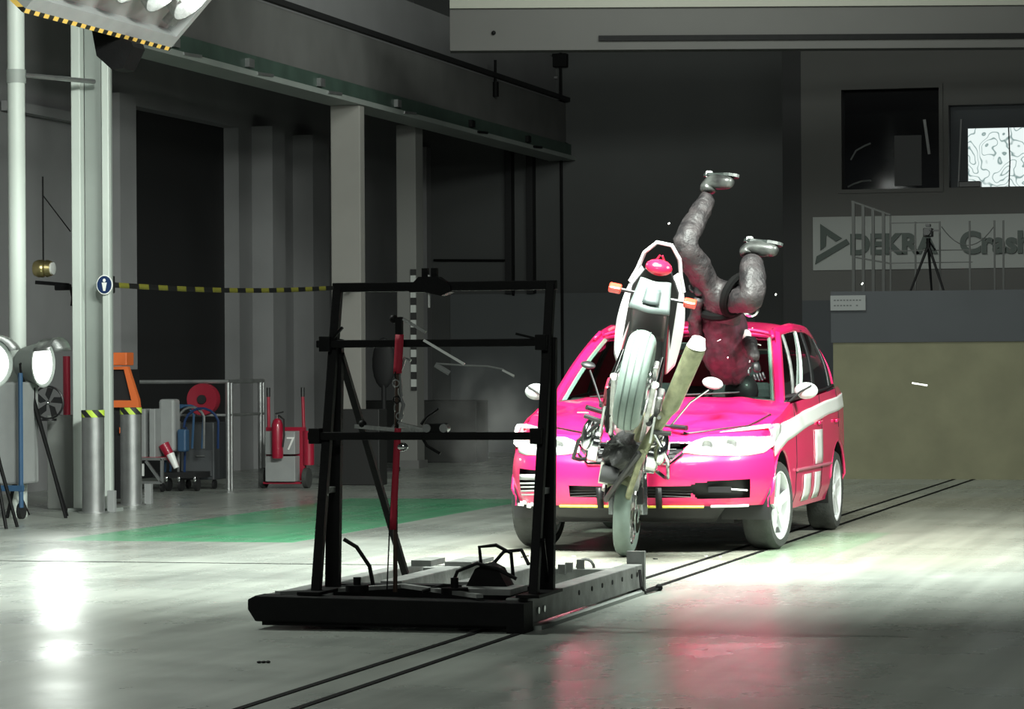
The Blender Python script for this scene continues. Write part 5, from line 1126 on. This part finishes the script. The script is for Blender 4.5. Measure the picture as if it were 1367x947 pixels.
# boots
def boot(ank, heel, toe, nm='boot'):
    a, h_, t_ = dl(ank), dl(heel), dl(toe)
    nodes = [(Vector(a) + O, 0.072), (Vector(h_) * .6 + Vector(a) * .4 + O, 0.07), (Vector(h_) * .75 + Vector(t_) * .25 + O, 0.066), (Vector(h_) * .35 + Vector(t_) * .65 + O, 0.062), (Vector(t_) + O, 0.048)]
    o = skin_chain('boot', nodes, [(0, 1), (1, 2), (2, 3), (3, 4)], 0, M_BOOT, 2)
    d = (t_ - h_).normalized(); up = (h_ - a); up = (up - d * up.dot(d)).normalized(); sd = d.cross(up)
    m = MB(); ol = []
    for k in range(20):
        t = 2 * math.pi * k / 20; l_ = math.cos(t); wd = 0.046 * math.sin(t) * (1 + 0.15 * l_ - (0.25 if abs(l_ + .25) < .3 else 0))
        ol.append((l_ * 0.155, wd))
    c = (h_ + t_) / 2 + up * 0.034
    m.prism(ol, lambda u, v: c + d * u + sd * v, up * 0.022); m.build('boot_sole', mat('boot_sole_rubber', (0.015, 0.02, 0.018), 0.5), o, smooth=False)
    m = MB(); m.box(c - d * 0.11 + up * 0.02, (0.05, 0.05, 0.05)); m.build('boot_heel', mat('scuffed_heel', (0.3, 0.31, 0.3), 0.3), o, smooth=False, bevel=0.012)
boot((-4.335, 22.30, 2.55), (-4.36, 22.34, 2.645), (-4.14, 22.24, 2.63))
boot((-4.03, 22.19, 2.09), (-4.06, 22.22, 2.165), (-3.80, 22.15, 2.13))
# gloves with five fingers
def hand(wr, dirv, side_v, curl, nm):
    w0 = Vector(wr); d = Vector(dirv).normalized(); s = Vector(side_v); s = (s - d * s.dot(d)).normalized(); n_ = d.cross(s)
    nodes = [(w0, 0.034), (w0 + d * 0.045, (0.045, 0.024)), (w0 + d * 0.085, (0.046, 0.022))]
    edges = [(0, 1), (1, 2)]
    o = skin_chain('glove', nodes, edges, 0, M_BLACK2, 1)
    for k, (off, L_) in enumerate(((-0.033, 0.062), (-0.011, 0.074), (0.011, 0.078), (0.033, 0.068))):
        b = w0 + d * 0.085 + s * off; p = [b, b + d * L_ * .45 + n_ * curl * .3 * L_, b + d * L_ * .75 + n_ * curl * .8 * L_, b + d * L_ * .85 + n_ * curl * 1.25 * L_]
        skin_chain('finger', [(q, r_) for q, r_ in zip(p, (0.0105, 0.0098, 0.009, 0.008))], [(0, 1), (1, 2), (2, 3)], 0, M_BLACK2, 1)
    b = w0 + d * 0.03 - s * 0.035
    skin_chain('thumb', [(b, 0.013), (b - s * 0.03 + d * 0.025, 0.011), (b - s * 0.035 + d * 0.055 + n_ * .01, 0.009)], [(0, 1), (1, 2)], 0, M_BLACK2, 1)
hand((-4.40, 22.23, 1.81), (0.1, -0.3, 0.9), (1, 0.2, 0), 0.5, 'l')
hand((-4.02, 22.38, 1.34), (0.25, -0.1, -0.9), (1, 0.3, 0), 0.5, 'r')
# head in a helmet, face turned down toward the bonnet
hc = dl((-4.24, 23.04, 1.13)); Hm = Matrix.Translation(hc) @ Matrix.Rotation(R(150), 4, 'X')
m = MB(Hm); m.ball((0, 0, 0), (0.078, 0.098, 0.115), 20, 14); m.ball((0, -0.100, -0.015), (0.012, 0.02, 0.02), 8, 6); m.ball((0, -0.085, -0.06), (0.026, 0.014, 0.007), 10, 6)
for sx in (-1, 1): m.ball((sx * 0.032, -0.086, 0.018), (0.014, 0.01, 0.008), 10, 6); m.ball((sx * 0.08, 0, -0.01), (0.012, 0.02, 0.03), 8, 6)
m.build('head', M_SKIN, dm)
m = MB(Hm); m.grid(lambda u, v: (lambda th, ph: Vector((0.125 * math.sin(ph) * math.cos(th), 0.14 * math.sin(ph) * math.sin(th), 0.135 * math.cos(ph) + 0.01)))(2 * math.pi * u, 0.02 + (math.pi * 0.80) * v), 36, 20,
      lambda u, v: 0.62 < u < 0.88 and 0.40 < v < 0.78)
m.build('helmet', mat('dark_helmet', (0.03, 0.02, 0.025), 0.5, coat=0.1), dm, solid=0.015)

# ================================================================== DEBRIS AND DUST
for i, (p, d, lab) in enumerate((((-3.04, 24.0, 1.16), (0.115, 0.02, -0.02), 'white splinter flying in the air before the cream wall'),
                                 ((-3.46, 23.9, 1.93), (0.012, 0, 0.014), 'tiny bright chip in the air below the notice plate'),
                                 ((-3.93, 22.75, 1.83), (0.01, 0, 0.012), 'tiny bright chip in the air right of the dummy knee'),
                                 ((-4.478, 21.57, 2.31), (0.012, 0, 0.01), 'tiny bright chip in the air left of the dummy upper leg'))):
    p = Vector(p); d = Vector(d)
    o = tag(MB().bar(tuple(-d / 2), tuple(d / 2), 0.02 if i == 0 else 0.012, 0.012).build('flying_splinter', M_WHITE, smooth=False, bevel=0.003), lab, 'splinter'); o.location = p
# splinters over the bonnet and windscreen
for k in range(14):
    x = random.uniform(-4.9, -3.9); y = random.uniform(22.0, 22.9); z = random.uniform(1.2, 1.75); r_ = random.uniform(0.004, 0.010)
    o = tag(MB().bar((0, 0, 0), (random.uniform(-.03, .03), 0.01, random.uniform(-.02, .02)), r_).build('glass_fragment', M_WHITE, smooth=False), 'tiny white glass fragment in the air over the car bonnet and windscreen', 'fragment', 'glass fragments over the bonnet')
    o.location = (x, y, z)
for k in range(8):
    x = random.uniform(-5.4, -4.0); y = random.uniform(20.9, 21.4)
    o = tag(MB().box((0, 0, 0), (random.uniform(.01, .04), 0.015, 0.006), (0, 0, random.uniform(0, 3))).build('floor_fragment', M_BLACK2 if k % 2 else M_WHITE, smooth=False), 'small broken trim fragment on the floor under the front bumper', 'fragment', 'broken fragments on the floor')
    o.location = (x, y, 0.004)
# dust cloud puffing out at the left corner of the car
def dust(loc, size, dens):
    m_ = bpy.data.materials.new('dust_haze'); m_.use_nodes = True; t = m_.node_tree; t.nodes.clear()
    o_ = t.nodes.new('ShaderNodeOutputMaterial'); v = t.nodes.new('ShaderNodeVolumePrincipled'); v.inputs['Color'].default_value = (0.8, 0.8, 0.78, 1)
    tc = t.nodes.new('ShaderNodeTexCoord'); n_ = t.nodes.new('ShaderNodeTexNoise'); n_.inputs['Scale'].default_value = 2.2; n_.inputs['Detail'].default_value = 5; n_.inputs['Roughness'].default_value = 0.6
    ln = t.nodes.new('ShaderNodeVectorMath'); ln.operation = 'LENGTH'; t.links.new(tc.outputs['Object'], ln.inputs[0]); t.links.new(tc.outputs['Object'], n_.inputs['Vector'])
    mr = t.nodes.new('ShaderNodeMapRange'); mr.inputs[1].default_value = 0.0; mr.inputs[2].default_value = 1.0; mr.inputs[3].default_value = 1; mr.inputs[4].default_value = 0; t.links.new(ln.outputs['Value'], mr.inputs[0])
    nr = t.nodes.new('ShaderNodeMapRange'); nr.inputs[1].default_value = 0.42; nr.inputs[2].default_value = 0.72; nr.inputs[3].default_value = 0; nr.inputs[4].default_value = dens; t.links.new(n_.outputs['Fac'], nr.inputs[0])
    k_ = t.nodes.new('ShaderNodeMath'); k_.operation = 'MULTIPLY'; t.links.new(mr.outputs[0], k_.inputs[0]); t.links.new(nr.outputs[0], k_.inputs[1])
    t.links.new(k_.outputs[0], v.inputs['Density']); t.links.new(v.outputs[0], o_.inputs['Volume'])
    o = MB().ball((0, 0, 0), 1.0, 20, 12).build('dust_cloud', m_); o.location = loc; o.scale = size
    o['kind'] = 'stuff'; return tag(o, 'pale dust drifting beside the left front corner of the car', 'dust')
dust((-5.95, 22.3, 0.8), (0.5, 0.45, 0.65), 0.45)
